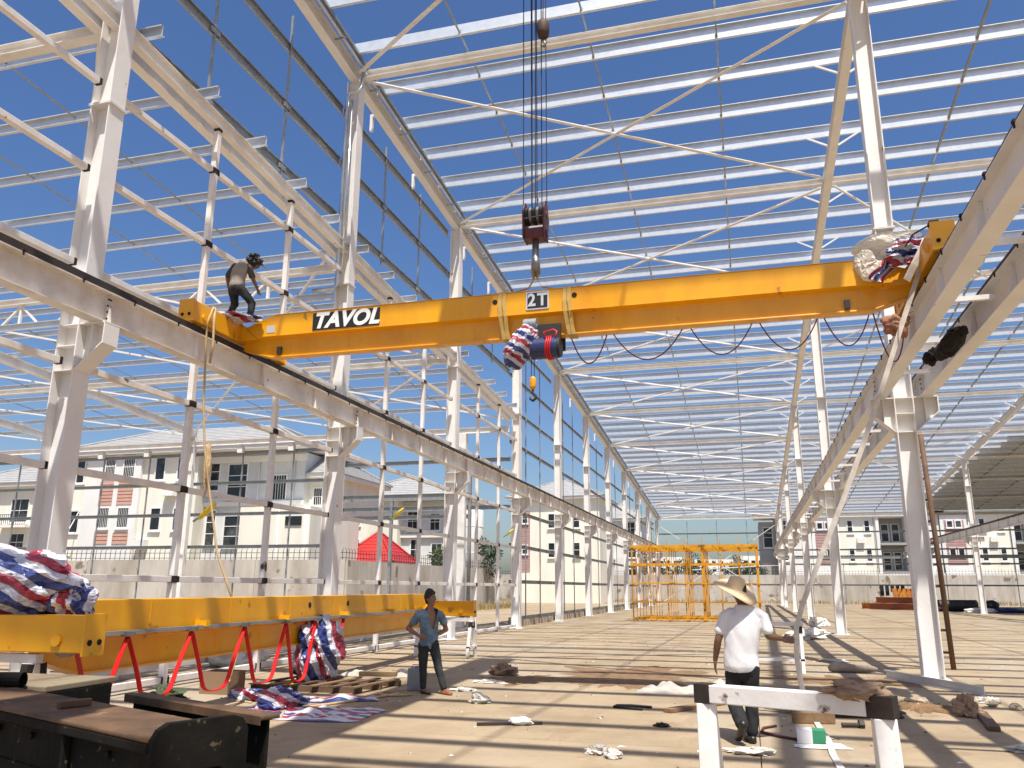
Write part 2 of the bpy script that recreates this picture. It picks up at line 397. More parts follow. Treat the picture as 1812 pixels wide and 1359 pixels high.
sp = MB().zsec((-43, 0, 0), (XL+.32, 0, 0), .18, .06).mesh('purlin', galv)
y = 1.9; spy = []
while y < 34.4:
    spy.append(y); put('purlin', sp, shed, (random.uniform(-.02,.02), y, ZS(y)+.34+.092)); y += 1.67
for i in range(len(rx)-1):
    for q in (1/3, 2/3):
        x = rx[i]+(rx[i+1]-rx[i])*q
        mb = MB()
        for a, b in zip(spy[:-1], spy[1:]): mb.bar((x, a, ZS(a)+.42), (x, b, ZS(b)+.42), .03, .03)
        mb.build('sag_rod', galvd, shed)
    a, b = rx[i], rx[i+1]
    for (ya, yb) in ((18, 26.3), (26.4, 34.4), (9.7, 18)):
        MB().bar((a-.1, ya, ZS(ya)+.15), (b+.1, yb, ZS(yb)+.15), .07, .06).build('roof_brace', white, shed)
        if ya != 9.7: MB().bar((a-.1, yb, ZS(yb)+.06), (b+.1, ya, ZS(ya)+.06), .07, .06).build('roof_brace', white, shed)
# lattice tie across the shed and plain struts
lt = MB().isec((-43, 18.0, 9.72), (XL-.3, 18.0, 9.72), .18, .2).build('lattice_tie', white, shed)
x = -42.6
while x < XL-1:
    mb = MB()
    mb.bar((x, 18.0, 9.63), (x, 18.0, 9.0), .07, .07)
    mb.bar((x+.0, 18.0, 9.6), (x+.65, 18.0, 9.03), .06, .05); mb.bar((x+.0, 18.0, 9.6), (x-.65, 18.0, 9.03), .06, .05); x += 2.05
    mb.build('web_member', white, lt)
MB().csec((-43, 17.96, 8.93), (XL-.3, 17.96, 8.93), .2, .07).build('lower_chord', galv, lt)
MB().isec((-43, 26.3, ZS(26.3)-.02), (XL-.3, 26.3, ZS(26.3)-.02), .2, .2).build('strut', white, shed)
MB().isec((-43, 9.7, ZS(9.7)+.1), (XL-.4, 9.7, ZS(9.7)+.1), .2, .2).build('strut', white, shed)
MB().isec((-43, 34.5, 8.52), (XL-.3, 34.5, 8.52), .26, .16).build('eaves_beam', white, shed)
for z in (8.02, 6.55, 5.05, 3.5, 1.95):
    MB().csec((-43, 34.75, z), (-18.1, 34.75, z), .16, .06).build('girt', galvd, shed)
for z, h in ((5.62, .3), (5.1, .22), (4.72, .2)):
    MB().csec((-18.1, 34.75, z), (-11.8, 34.75, z), h, .06).build('door_lintel', galvd, shed)
MB().csec((-11.7, 34.75, 5.1), (-9.9, 34.75, 5.1), .18, .06).build('door_lintel', galvd, shed)
MB().csec((-18.1, 34.75, 7.2), (-9.9, 34.75, 7.2), .18, .06).build('girt', galvd, shed)
for x in (-40, -37.2, -31.8, -29.0, -23.6, -20.8):
    MB().box(x-.03, x+.03, 34.83, 34.89, 0, 8.3).build('girt_tie', galvd, shed)
    MB().box(x-.14, x+.14, 34.5, 34.74, 8.0, 8.38).build('cleat', white, shed)
MB().box(-11.85, -11.72, 34.7, 34.85, 0, 7.2).build('door_post', galvd, shed)
MB().box(-15.6, -15.48, 34.7, 34.85, 0, 5.6).build('door_post', galvd, shed)
MB().box(-12.3, -11.9, 34.4, 34.68, 0, 8.4).build('column', white, shed)

# ================================================================== backdrop: walls, villas, trees
wallc = mat('weathered_boundary_concrete', (.50, .47, .42), .9, base2=(.33, .29, .24), scale=.8, detail=9, bump=.35, bscale=5, streak=(1, 1, .25), lo=.38, hi=.68, spots=(.20, .16, .12), spot_scale=.9, spot_cut=.63)
fence_m = mat('dark_fence_iron', (.05, .05, .055), .6)
def boundary(name, label, pts, z1, base=0):
    t = thing(name, label, 'boundary wall', (pts[0][0], pts[0][1], 0))
    for (xa, ya), (xb, yb) in zip(pts[:-1], pts[1:]):
        L = math.hypot(xb-xa, yb-ya); n = max(1, round(L/5.2)); dx, dy = (xb-xa)/n, (yb-ya)/n
        for i in range(n):
            a = Vector((xa+dx*i, ya+dy*i, 0)); b = Vector((xa+dx*(i+1), ya+dy*(i+1), 0)); d = (b-a).normalized()
            zz = z1+random.uniform(-.03, .03)
            MB().bar(a+d*.012+Vector((0,0,zz/2-.2)), b-d*.012+Vector((0,0,zz/2-.2)), .22, zz+.4).build('wall_panel', wallc, t)
        a = Vector((xa, ya, 0)); b = Vector((xb, yb, 0)); d = (b-a).normalized(); nrm = Vector((-d.y, d.x, 0))
        mb = MB()
        for z in (.12, .42): mb.bar(a+Vector((0,0,z1+z)), b+Vector((0,0,z1+z)), .04, .03)
        k = 0.
        while k < L:
            p = a+d*k; mb.bar(p+Vector((0,0,z1-.02)), p+Vector((0,0,z1+.55)), .025, .025)
            mb.bar(p+Vector((0,0,z1+.55)), p+nrm*.09+Vector((0,0,z1+.68)), .02, .02); k += .34
        mb.build('spike_rail', fence_m, t, kind='stuff')
    return t
boundary('boundary_wall', 'weathered concrete boundary wall with spiked rail behind the left shed', [(-70, 41.2), (-45.2, 42.6), (-22.6, 44.4), (-21.1, 69)], 3.2)
boundary('boundary_wall', 'long pale concrete boundary wall across the far end of the site', [(-64, 106), (70, 108.5)], 3.35)

glass_m = mat('dark_window_glass', (.016, .019, .022), .12, base2=(.10, .105, .10), scale=.9, lo=.5, hi=.7)
frame_m = mat('white_window_frame', (.80, .79, .76), .5)
walls = dict(cream=mat('cream_render', (.80, .77, .66), .9, base2=(.66, .62, .51), scale=.7, bump=.1, streak=(1, 1, .18), lo=.45, hi=.75),
             white=mat('white_render', (.78, .77, .74), .9, base2=(.70, .68, .64), scale=.5),
             grey=mat('grey_and_shaded_render', (.68, .69, .67), .9, base2=(.53, .54, .53), scale=.5),
             mauve=mat('mauve_cladding', (.42, .26, .235), .85, base2=(.36, .22, .20), scale=1.2),
             salmon=mat('salmon_cladding', (.52, .30, .23), .85, base2=(.45, .25, .19), scale=1.5),
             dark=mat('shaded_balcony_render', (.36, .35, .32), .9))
tile_m = mat('grey_roof_tile', (.36, .355, .345), .8, base2=(.27, .265, .26), scale=2)
red_tile = mat('red_roof_tile', (.50, .035, .030), .45, base2=(.36, .02, .02), scale=5)
def window(t, y, x0, x1, z0, z1, bars=0, trans=0, fr=.09, sill=True):
    mb = MB()
    mb.box(x0-fr, x0, y-.07, y+.02, z0-fr, z1+fr).box(x1, x1+fr, y-.07, y+.02, z0-fr, z1+fr).box(x0, x1, y-.07, y+.02, z1, z1+fr).box(x0, x1, y-.07, y+.02, z0-fr, z0)
    if sill: mb.box(x0-fr-.06, x1+fr+.06, y-.14, y+.02, z0-fr-.09, z0-fr-.003)
    for i in range(trans):
        z = z0+(z1-z0)*(i+1)/(trans+1); mb.box(x0, x1, y-.045, y-.016, z-.025, z+.025)
    for i in range(bars):
        x = x0+(x1-x0)*(i+1)/(bars+1); mb.box(x-.012, x+.012, y-.05, y-.03, z0, z1)
    o = mb.build('window', frame_m, t)
    MB().box(x0, x1, y-.014, y+.01, z0, z1).build('pane', glass_m, o)
    return o
def cladding(t, y, x0, x1, z0, z1, m, h=.26, proud=.05):
    n = max(1, round((z1-z0)/h)); h = (z1-z0)/n
    for i in range(n):
        za = z0+h*i
        MB().add([(x0,y-proud,za+.015),(x1,y-proud,za+.015),(x1,y-proud*.45,za+h),(x0,y-proud*.45,za+h),(x0,y+.02,za+.015),(x1,y+.02,za+.015),(x1,y+.02,za+h),(x0,y+.02,za+h)],
                 [(0,1,2,3),(5,4,7,6),(0,4,5,1),(3,2,6,7),(0,3,7,4),(1,5,6,2)]).build('cladding_board', m, t)
def hip_roof(t, x0, x1, y0, y1, z, h, m=tile_m, over=.7, courses=11, name='roof', fascia=True):
    x0 -= over; x1 += over; y0 -= over; y1 += over
    hw = min(x1-x0, y1-y0)/2
    rings = []
    for i in range(courses+1):
        q = i/courses; ins = hw*q*.999
        rings.append((x0+ins, x1-ins, y0+ins, y1-ins, z+h*q))
    mb = MB()
    for i in range(courses):
        a, b = rings[i], rings[i+1]; e = .045
        lo = [(a[0],a[2],a[4]+e),(a[1],a[2],a[4]+e),(a[1],a[3],a[4]+e),(a[0],a[3],a[4]+e)]
        lo0 = [(a[0],a[2],a[4]),(a[1],a[2],a[4]),(a[1],a[3],a[4]),(a[0],a[3],a[4])]
        hi = [(b[0],b[2],b[4]),(b[1],b[2],b[4]),(b[1],b[3],b[4]),(b[0],b[3],b[4])]
        vs = lo0+lo+hi
        mb.add(vs, [(k,(k+1)%4,4+(k+1)%4,4+k) for k in range(4)]+[(4+k,4+(k+1)%4,8+(k+1)%4,8+k) for k in range(4)])
    mb.add([(x0,y0,z),(x1,y0,z),(x1,y1,z),(x0,y1,z)], [(3,2,1,0)])
    o = mb.build(name, m, t)
    if fascia: MB().box(x0+.1, x1-.1, y0+.1, y1-.1, z-.28, z-.004).build('fascia', walls['white'], o)
    top = rings[-1]
    for (cx, cy, tx, ty) in ((x0,y0,top[0],top[2]),(x1,y0,top[1],top[2]),(x0,y1,top[0],top[3]),(x1,y1,top[1],top[3])):
        MB().tube([(cx,cy,z+.07),(tx,ty,z+h+.04)], .09, 6).build('hip_tile', m, o)
    return o
# near villa behind the left wall
v = thing('villa', 'cream three-storey villa with salmon clad bays behind the left shed', 'house', (-43, 55, 0))
vy = 50
MB().box(-49.5, -37.45, vy, vy+9, 0, 11.3).build('wall', walls['cream'], v)
MB().box(-37.45, -29.6, vy+1.2, vy+10, 0, 10.9).build('wall', walls['grey'], v)  # turned wing of the villa: its shade is put into the grey wall colour
MB().box(-46.9, -42.1, vy-.25, vy-.002, 0, 11.28).build('bay_front', walls['white'], v)
for (x0, x1, z0, z1, b) in ((-47.95,-47.3,9.12,10.7,0), (-40.99,-40.26,9.15,10.69,0), (-39.11,-38.4,9.14,10.66,0), (-48.0,-47.3,5.48,7.05,0), (-41.0,-40.24,5.56,7.05,0), (-39.09,-38.4,5.54,7.01,0)):
    window(v, vy, x0, x1, z0, z1, b, 0)
for (x0, x1, z0, z1) in ((-45.16,-44.37,9.61,10.8), (-43.57,-42.67,9.4,10.82), (-45.32,-44.46,5.75,7.14), (-43.63,-42.75,5.75,7.11)):
    window(v, vy-.25, x0, x1, z0, z1, 5, 1)
for (x0, x1, z0, z1) in ((-45.5,-44.33,7.37,9.09), (-43.9,-42.6,7.37,9.08), (-45.5,-44.33,4.58,5.39), (-43.9,-42.6,4.56,5.37), (-45.4,-44.4,11.0,11.25), (-43.8,-42.7,11.0,11.25)):
    cladding(v, vy-.25, x0, x1, z0, z1, walls['salmon'])
for (x0, x1, z0, z1) in ((-37.2,-36.5,8.4,10.4), (-35.7,-34.2,7.8,10.2), (-37.2,-36.5,4.5,6.9), (-35.7,-34.2,4.4,6.5)):
    window(v, vy+1.2, x0, x1, z0, z1, 0, 2)
window(v, vy+1.2, -32.0, -31.0, 7.6, 9.3, 4, 0)
sash = MB(); a = R(28)
for (p, q) in (((-48.05,7.0),(-47.25,7.0)), ((-48.05,5.5),(-47.25,5.5)), ((-48.05,7.0),(-48.05,5.5)), ((-47.25,7.0),(-47.25,5.5))):
    f2 = lambda x, z: (x, vy-.1-(7.0-z)*math.sin(a), 7.0-(7.0-z)*math.cos(a))
    sash.bar(f2(*p), f2(*q), .06, .04)
sash.build('open_sash', frame_m, v)
MB().box(-38.1, -29.4, vy+.95, vy+1.19, 10.3, 10.75).build('cornice', walls['white'], v)
MB().box(-38.1, -29.5, vy+.95, vy+1.19, 7.2, 7.5).build('string_course', walls['white'], v)
for x in (-37.9, -33.2, -30.4): MB().cyl((x, vy+1.12, 3.2), (x, vy+1.12, 10.3), .06, 8).build('down_pipe', frame_m, v, smooth=True)
hip_roof(v, -49.5, -29.6, vy, vy+10, 11.32, 2.5)
for (x, z) in ((-41.9, 4.2), (-39.9, 7.9), (-33.6, 3.9)): MB().box(x, x+.9, 49.5 if x < -37.5 else 50.7, 49.99 if x < -37.5 else 51.19, z, z+.65).build('air_conditioner', walls['white'], v)
v = thing('villa_wing', 'low cream annex with grey tiled roof between villa and red roof', 'house', (-30, 55, 0))
MB().box(-32.9, -27.6, 48.8, 56, 0, 6.87).build('wall', walls['cream'], v)
MB().box(-31.2, -27.8, 52, 60, 6.88, 9.4).build('upper_wall', walls['cream'], v)
window(v, 52, -30.9, -30.4, 7.25, 8.4, 3, 1); window(v, 52, -29.2, -28.6, 7.25, 8.4, 3, 1)
MB().box(-29.4, -28.2, 48.72, 48.79, 5.6, 6.2).build('vent_grille', glass_m, v)
for x in (-29.9, -27.9): MB().cyl((x, 48.72, .2), (x, 48.72, 6.8), .06, 8).build('down_pipe', frame_m, v, smooth=True)
hip_roof(v, -31.2, -27.8, 52, 60, 9.42, 1.5)
v = thing('villa', 'pale yellow villa with grille balcony at the far left edge', 'house', (-56, 58, 0))
MB().box(-64, -51.6, 54, 64, 0, 9.8).build('wall', walls['cream'], v)
window(v, 54, -57.9, -56.2, 6.7, 8.5, 1, 1); window(v, 54, -57.6, -56.2, 4.4, 5.7, 1, 1); window(v, 54, -54.4, -53.2, 6.7, 8.4, 1, 0)
MB().box(-58.6, -55.6, 53.3, 53.98, 6.2, 6.4).build('balcony', walls['white'], v)
mb = MB()
for i in range(14): mb.box(-58.5+i*.21, -58.47+i*.21, 53.33, 53.36, 6.4, 7.2)
mb.box(-58.6, -55.6, 53.32, 53.37, 7.2, 7.25); mb.build('balcony_rail', fence_m, v, kind='stuff')
hip_roof(v, -64, -51.6, 54, 64, 9.82, 2.6)
# villas seen through the middle of the shed wall
v = thing('villa', 'grey and cream villa with bay windows behind the red pavilion roof', 'house', (-33, 78, 0))
MB().box(-37.5, -31.5, 72, 82, 0, 9.9).build('wall', walls['cream'], v)
MB().box(-31.5, -26.6, 73, 82, 0, 9.6).build('wall', walls['grey'], v)
for (y, x0, x1, z0, z1) in ((72,-36.3,-35.4,7.4,8.8),(72,-36.3,-35.4,4.1,6.0),(72,-33.6,-32.6,4.1,6.1),(73,-30.9,-29.9,6.9,8.6),(73,-28.6,-27.7,6.9,8.4),(73,-30.5,-29.6,4.2,6),(73,-28.4,-27.4,3.6,5.6)):
    window(v, y, x0, x1, z0, z1, 1, 1)
MB().box(-31.6, -26.5, 72.7, 72.99, 6.2, 6.5).build('string_course', walls['white'], v)
hip_roof(v, -37.5, -26.6, 72, 82, 9.92, 2.6)
v = thing('garden_pavilion', 'small pavilion with steep red tiled pyramid roof behind the boundary wall', 'pavilion', (-26.9, 58, 0))
for x in (-28.9, -24.9):
    for y in (56, 60): MB().box(x-.12, x+.12, y-.12, y+.12, 0, 3.4).build('post', walls['white'], v)
hip_roof(v, -28.8, -25.0, 56.1, 59.9, 3.42, 2.35, red_tile, .45, 9, fascia=False)
for (x, y, rr, zt, lab) in ((-24.9, 74, 1.15, 8.8, 'stout white cylindrical water tank beyond the boundary wall'), (-20.6, 74, .42, 8.6, 'slim white standpipe tank beside the mauve villa')):
    t = thing('water_tank', lab, 'tank', (x, y, 0))
    rg = []
    for z, k in ((0,1),(zt-.25,1),(zt-.08,.93),(zt,.7)): rg.append([(x+rr*k*math.cos(2*math.pi*i/24), y+rr*k*math.sin(2*math.pi*i/24), z) for i in range(24)])
    MB().loft(rg).build('shell', walls['white'], t, smooth=True)
    for z in (2.4, 4.8, 7.2): MB().tube([(x+(rr+.01)*math.cos(2*math.pi*i/24), y+(rr+.01)*math.sin(2*math.pi*i/24), z) for i in range(25)], .03, 5, False).build('band', frame_m, t)
v = thing('villa', 'mauve clad and cream villa seen between the left wall columns', 'house', (-24, 100, 0))
vy = 96
MB().box(-27.2, -16.5, vy, vy+10, 0, 12.2).build('wall', walls['cream'], v)
cladding(v, vy, -27.0, -24.9, 3.5, 10.6, walls['mauve'], .3)
for (x0, x1, z0, z1) in ((-26.8,-26.0,9.2,10.2),(-25.8,-25.2,9.2,10.2),(-26.8,-26.0,5.6,6.6),(-25.8,-25.2,5.6,6.6),(-22.6,-21.9,8.6,10.2),(-22.6,-21.9,5.2,6.8),(-19.6,-18.9,8.6,10.2),(-19.6,-18.9,5.2,6.8)): window(v, vy-.06, x0, x1, z0, z1, 0, 1)
hip_roof(v, -27.2, -16.5, vy, vy+10, 12.25, 2.6)
for i, (x0, x1, y, zt, lab) in enumerate(((-19.6, -13.6, 112, 10.8, 'white villa with stacked bay windows left of the yellow cage'), (-30, -22, 112, 13, 'tall cream villa half hidden behind the mauve one'))):
    v = thing('villa', lab, 'house', ((x0+x1)/2, y+4, 0))
    MB().box(x0, x1, y, y+9, 0, zt).build('wall', walls['white' if i == 0 else 'cream'], v)
    for k in range(3):
        for q in range(2):
            z = 2.6+k*3.1
            if z+1.6 < zt: window(v, y, x0+1.0+q*3.2, x0+1.9+q*3.2, z, z+1.5, 0, 1)
    MB().box(x0+.6, x0+2.4, y-.9, y-.01, 5.4, 5.6).build('balcony', walls['white'], v)
    hip_roof(v, x0, x1, y, y+9, zt+.02, 2.3)
# long villa row at the far right
def far_villa(x0, label, flip=False):
    v = thing('villa', label, 'house', (x0+9, 124, 0)); vy = 118
    MB().box(x0+3.1, x0+8.0, vy, vy+10, 0, 11.5).build('wall', walls['cream'], v)
    MB().box(x0, x0+3.09, vy-.3, vy+10, 0, 11.3).build('bay_front', walls['white'], v)
    cladding(v, vy-.3, x0+.45, x0+2.75, 4.8, 10.4, walls['mauve'], .34)
    for (a, b, c, d) in ((.8,1.4,9.5,10.25),(1.8,2.4,9.5,10.25),(.8,1.4,6.0,6.8),(1.8,2.4,6.0,6.8)): window(v, vy-.36, x0+a, x0+b, c, d, 0, 0, .12)
    for (a, b, c, d) in ((4.6,5.15,8.95,10.5),(6.7,7.25,8.95,10.5),(4.6,5.15,5.3,6.9),(6.7,7.25,5.3,6.9)): window(v, vy, x0+a, x0+b, c, d, 0, 1, .14)
    # recessed balconies
    MB().box(x0+8.0, x0+8.4, vy-.3, vy+10, 0, 11.4).build('pier', walls['white'], v); MB().box(x0+11.6, x0+12.0, vy-.3, vy+10, 0, 11.4).build('pier', walls['white'], v)
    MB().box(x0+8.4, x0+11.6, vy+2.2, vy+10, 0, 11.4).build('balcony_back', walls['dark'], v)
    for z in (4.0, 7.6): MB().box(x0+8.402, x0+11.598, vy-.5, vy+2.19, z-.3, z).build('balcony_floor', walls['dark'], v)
    for z in (4.2, 7.9):
        for q in (9.0, 10.3): window(v, vy+2.2, x0+q, x0+q+.8, z, z+2.2, 0, 1, .1, False)
    MB().box(x0+8.4, x0+11.6, vy-.2, vy+2.19, 10.9, 11.4).build('balcony_head', walls['white'], v)
    MB().box(x0+12.0, x0+15.6, vy, vy+10, 0, 11.4).build('wall', walls['white'], v)
    for z in (5.3, 8.9): window(v, vy, x0+13.2, x0+13.8, z, z+1.5, 0, 1, .14)
    MB().box(x0, x0+15.6, vy-.5, vy-.31, 3.4, 3.75).build('string_course', walls['white'], v)
    for (a, b) in ((5.6, 7.6), (12.5, 4.6)): MB().box(x0+a, x0+a+.9, vy-.45, vy-.01, b, b+.65).build('air_conditioner', walls['white'], v)
    MB().cyl((x0+3.4, vy-.08, .2), (x0+3.4, vy-.08, 11.4), .07, 8).build('down_pipe', frame_m, v, smooth=True)
    hip_roof(v, x0, x0+15.6, vy, vy+10, 11.52, 2.8)
far_villa(8.3, 'cream villa with mauve clad bay and dark balconies behind the right columns')
far_villa(24.0, 'cream villa with mauve clad bay beyond the right edge runway beam')
far_villa(39.7, 'cream villa at the far right end of the row, mostly behind steelwork')
v = thing('villa', 'white villa with tall corner windows right of the yellow cage', 'house', (4.5, 122, 0))
MB().box(3.8, 8.2, 117, 128, 0, 11.8).build('wall', walls['white'], v)
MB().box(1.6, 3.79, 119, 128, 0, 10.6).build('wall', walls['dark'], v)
for (x0, x1, z0, z1) in ((4.5,5.1,8.6,10.6),(4.5,5.1,5.4,7.4),(6.6,7.2,8.6,10.4)): window(v, 117, x0, x1, z0, z1, 0, 2, .12)
window(v, 119, 2.2, 3.3, 7.2, 9.8, 0, 1); hip_roof(v, 1.6, 8.2, 117, 128, 11.82, 2.4)
# carport roof and dry grass strip along the far wall
t = thing('lean_to_roof', 'low white sheet lean-to roof peeking over the far wall', 'canopy', (-2, 110, 0))
MB().bar((-7, 110, 4.0), (4, 110, 4.6), 2.5, .1).build('roof_sheet', walls['white'], t)
for x in (-6, -1, 3): MB().cyl((x, 110, 0), (x, 110, 4.2), .06, 8).build('post', frame_m, t)
grass_dry = mat('dry_grass', (.36, .27, .12), .9, base2=(.24, .19, .08), scale=6)
def leaf(mb, p, L, wd, d, up):
    s_ = d.cross(up)
    if s_.length < 1e-3: s_ = Vector((1,0,0))
    s_ = s_.normalized()*wd/2; m_ = p+d*L*.5
    mb.add([p, m_+s_, p+d*L, m_-s_], [(0,1,2,3)])
rg = random.Random(3)
mb = MB()
for i in range(5200):
    if i < 3600: x = rg.uniform(-60, 60); y = 105.4+rg.gauss(0, .55)+x*.0187
    else: x = -21.8+rg.gauss(1.6, .5); y = rg.uniform(46, 70)
    d = Vector((rg.uniform(-.5,.5), rg.uniform(-.5,.5), 1)).normalized()
    leaf(mb, Vector((x, y, -.05)), rg.uniform(.25, .75), .07, d, Vector((rg.uniform(-1,1), rg.uniform(-1,1), 0)))
mb.build('dry_grass', grass_dry, label='dry straw coloured grass along the foot of the walls', cat='grass', kind='stuff')
leafm = mat('tree_foliage', (.055, .085, .03), .65, base2=(.10, .13, .04), scale=3)
leafd = mat('dark_tree_foliage', (.03, .05, .02), .7, base2=(.055, .075, .03), scale=3)
barkm = mat('tree_bark', (.12, .09, .06), .9)
def tree(name, label, x, y, h, rx_, n, m, z0=.0, stem=.35, lsize=.22):
    t = thing(name, label, 'tree' if h > 3.5 else 'shrub', (x, y, z0))
    rg = random.Random(int(x*10)); mb = MB().tube([(x, y, z0), (x+.08, y, z0+h*.3), (x-.05, y+.05, z0+h*.7)], [.09, .07, .03], 7)
    cl = []
    for i in range(9):
        a = rg.uniform(0, 6.28); q = rg.uniform(.3, .95); zz = z0+h*rg.uniform(stem, .95)
        p = Vector((x+rx_*q*math.cos(a), y+rx_*q*math.sin(a), zz)); cl.append((p, rx_*rg.uniform(.3, .55)))
        mb.tube([(x, y, z0+h*rg.uniform(.25, .5)), tuple(p)], [.035, .012], 5)
    mb.build('trunk', barkm, t)
    mb = MB()
    for i in range(n):
        c, rr = cl[rg.randrange(len(cl))]
        d = Vector((rg.gauss(0,1), rg.gauss(0,1), rg.gauss(0,1))).normalized(); p = c+d*rr*rg.uniform(.4, 1.0)
        leaf(mb, p, lsize*rg.uniform(.7, 1.5), lsize*.5, (d+Vector((0,0,-.3))).normalized(), Vector((rg.gauss(0,1), rg.gauss(0,1), rg.gauss(0,1))))
    mb.build('crown', m, t)
tree('shrub', 'bright green leafy shrub right of the red pavilion roof', -21.9+.3-.9, 60.5, 4.6, .95, 700, leafm, 0, .55)
tree('shrub', 'dark leafy sapling above the wall by the white tank', -20.0-.9, 66.5, 5.6, 1.2, 900, leafd, 0, .5)
for i, (x, y, h, rr) in enumerate(((-13.5, 113, 6.2, 2.2), (-9.8, 114, 5.6, 2.2), (-6.0, 113, 6.4, 2.4), (-2.4, 114, 5.4, 2.0), (.4, 113, 4.8, 1.4))):
    tree('garden_tree', ['dark clipped tree leftmost behind the yellow cage', 'dark rounded tree second from left behind the yellow cage', 'largest dark tree in the middle behind the cage', 'dark low tree right of the cage centre', 'small dark tree at the cage right end'][i], x, y, h, rr, 1300, leafd, 0, .35, .3)
t = thing('far_houses', 'row of distant white houses on the horizon beyond the trees', 'houses', (-4, 230, 0))
for x, w_, h in ((-26, 9, 10), (-14, 10, 9.3), (-2, 9, 10.2), (9, 8, 9)):
    o = MB().box(x, x+w_, 230, 238, 0, h).build('house_wall', walls['white'], t)
    for k in range(4):
        for z in (6.2, 8): MB().box(x+.8+k*1.9, x+1.8+k*1.9, 229.95, 229.99, z, z+1).build('window_opening', glass_m, o)

# ================================================================== the yellow overhead crane on its slings
yel = mat('yellow_crane_paint', (.82, .385, .002), .42, base2=(.68, .275, .003), scale=1.6, coat=.2, bump=.05, bscale=12, spots=(.36, .16, .02), spot_scale=3.2, spot_cut=.665, streak=(1, 1, .4), lo=.4, hi=.75)
rub = mat('black_rubber', (.02, .02, .02), .7)
gap = mat('bolt_hole_dark', (.008, .007, .006), .9)
steel = mat('worn_steel', (.30, .29, .28), .45, metal=.7, base2=(.18, .16, .14), scale=8)
redc = mat('red_flat_cable', (.62, .012, .014), .45)
def girder_mesh(fx, length, ends=True):
    """section in (side, height) swept along; fx maps (t along, side, height) to a point"""
    sec = [(-.19,.39),(-.19,.80),(.19,.80),(.19,.39),(.065,.36),(.055,.03),(.095,.03),(.095,0),(-.095,0),(-.095,.03),(-.055,.03),(-.065,.36)]
    def ring(t, top, bot):
        return [fx(t, s_, min(max(h, bot), top) if 1 else h) for s_, h in sec]
    rings = [ring(0, .56, .19), ring(.62, .80, .0), ring(length-.62, .80, .0), ring(length, .56, .19)]
    return MB().loft([r_[::-1] for r_ in rings])
def end_truck(parent, fx, half, w_=.27, h=.36, wheel=True):
    """fx maps (across, along, up from rail) to a point; plate box with wheels and buffer plates"""
    def bx(a0, a1, b0, b1, c0, c1, name, m, par, bev=.006):
        return MB().add([fx(a0,b0,c0),fx(a1,b0,c0),fx(a1,b1,c0),fx(a0,b1,c0),fx(a0,b0,c1),fx(a1,b0,c1),fx(a1,b1,c1),fx(a0,b1,c1)],
                        [(3,2,1,0),(4,5,6,7),(0,1,5,4),(1,2,6,5),(2,3,7,6),(3,0,4,7)]).build(name, m, par, bevel=bev)
    tr = bx(-w_/2, w_/2, -half, half, .05, .05+h, 'end_truck', yel, parent, .012)
    for e in (-1, 1):
        bx(-w_/2-.02, w_/2+.02, e*half+(0 if e > 0 else -.02), e*half+(.02 if e > 0 else 0), .02, .07+h, 'end_plate', yel, tr, .004)
        MB().cyl(fx(-.07, e*(half+.021), .15), fx(-.07, e*(half+.03), .15), .03, 10).build('slot', gap, tr); MB().cyl(fx(.07, e*(half+.021), .15), fx(.07, e*(half+.03), .15), .03, 10).build('slot', gap, tr)
        MB().cyl(fx(-.04, e*(half-.3), .125), fx(.04, e*(half-.3), .125), .125, 24).build('wheel', steel, tr, smooth=False)
        for q in (-1, 1): MB().cyl(fx(q*(w_/2+.0), e*(half-.3), .17), fx(q*(w_/2+.03), e*(half-.3), .17), .055, 12).build('axle_cap', yel, tr)
    return tr
crane = thing('overhead_crane', 'yellow single-girder overhead crane hanging in slings between the two runways', 'crane', (-3.2, 13.05, 5.8))
GY, GZ, GX = 13.05, 5.80, -8.98
girder_mesh(lambda t, s_, h: (GX+t, GY+s_, GZ+h), 11.66).build('girder', yel, crane, bevel=.008)
MB().box(GX+.7, GX+10.9, GY-.195, GY+.195, GZ+.802, GZ+.812).build('top_plate', yel, crane)
for x in (GX+1.9, GX+9.1, GX+11.1-.35): MB().box(x, x+.006, GY-.193, GY-.189, GZ+.40, GZ+.79).build('weld_seam', yel, crane)
for x in (GX+5.02, GX+6.42): MB().cyl((x, GY-.197, GZ+.66), (x, GY-.18, GZ+.66), .045, 16).build('lifting_hole', gap, crane)
for i in range(9):
    x = GX+1.0+i*1.2; MB().box(x, x+.008, GY-.0655, GY-.0585, GZ+.04, GZ+.34).build('weld_seam', yel, crane)
MB().box(GX+.7, GX+10.9, GY-.196, GY-.1895, GZ+.392, GZ+.400).build('weld_seam', yel, crane)
for x in (GX+3.45, GX+7.9): MB().box(x, x+.007, GY-.194, GY-.189, GZ+.40, GZ+.79).build('weld_seam', yel, crane)
MB().box(GX+6.35, GX+6.75, GY-.23, GY-.19, GZ+.385, GZ+.398).build('bracket', yel, crane)
MB().box(GX+.75, GX+.83, GY-.12, GY-.066, GZ+.06, GZ+.20).build('stop_block', rub, crane); MB().box(GX+10.65, GX+10.73, GY-.12, GY-.066, GZ+.06, GZ+.20).build('stop_block', rub, crane)
MB().box(GX+.55, GX+.72, GY-.196, GY-.189, GZ+.46, GZ+.60).build('data_plate', mat('grey_data_plate', (.5, .5, .5), .4), crane)
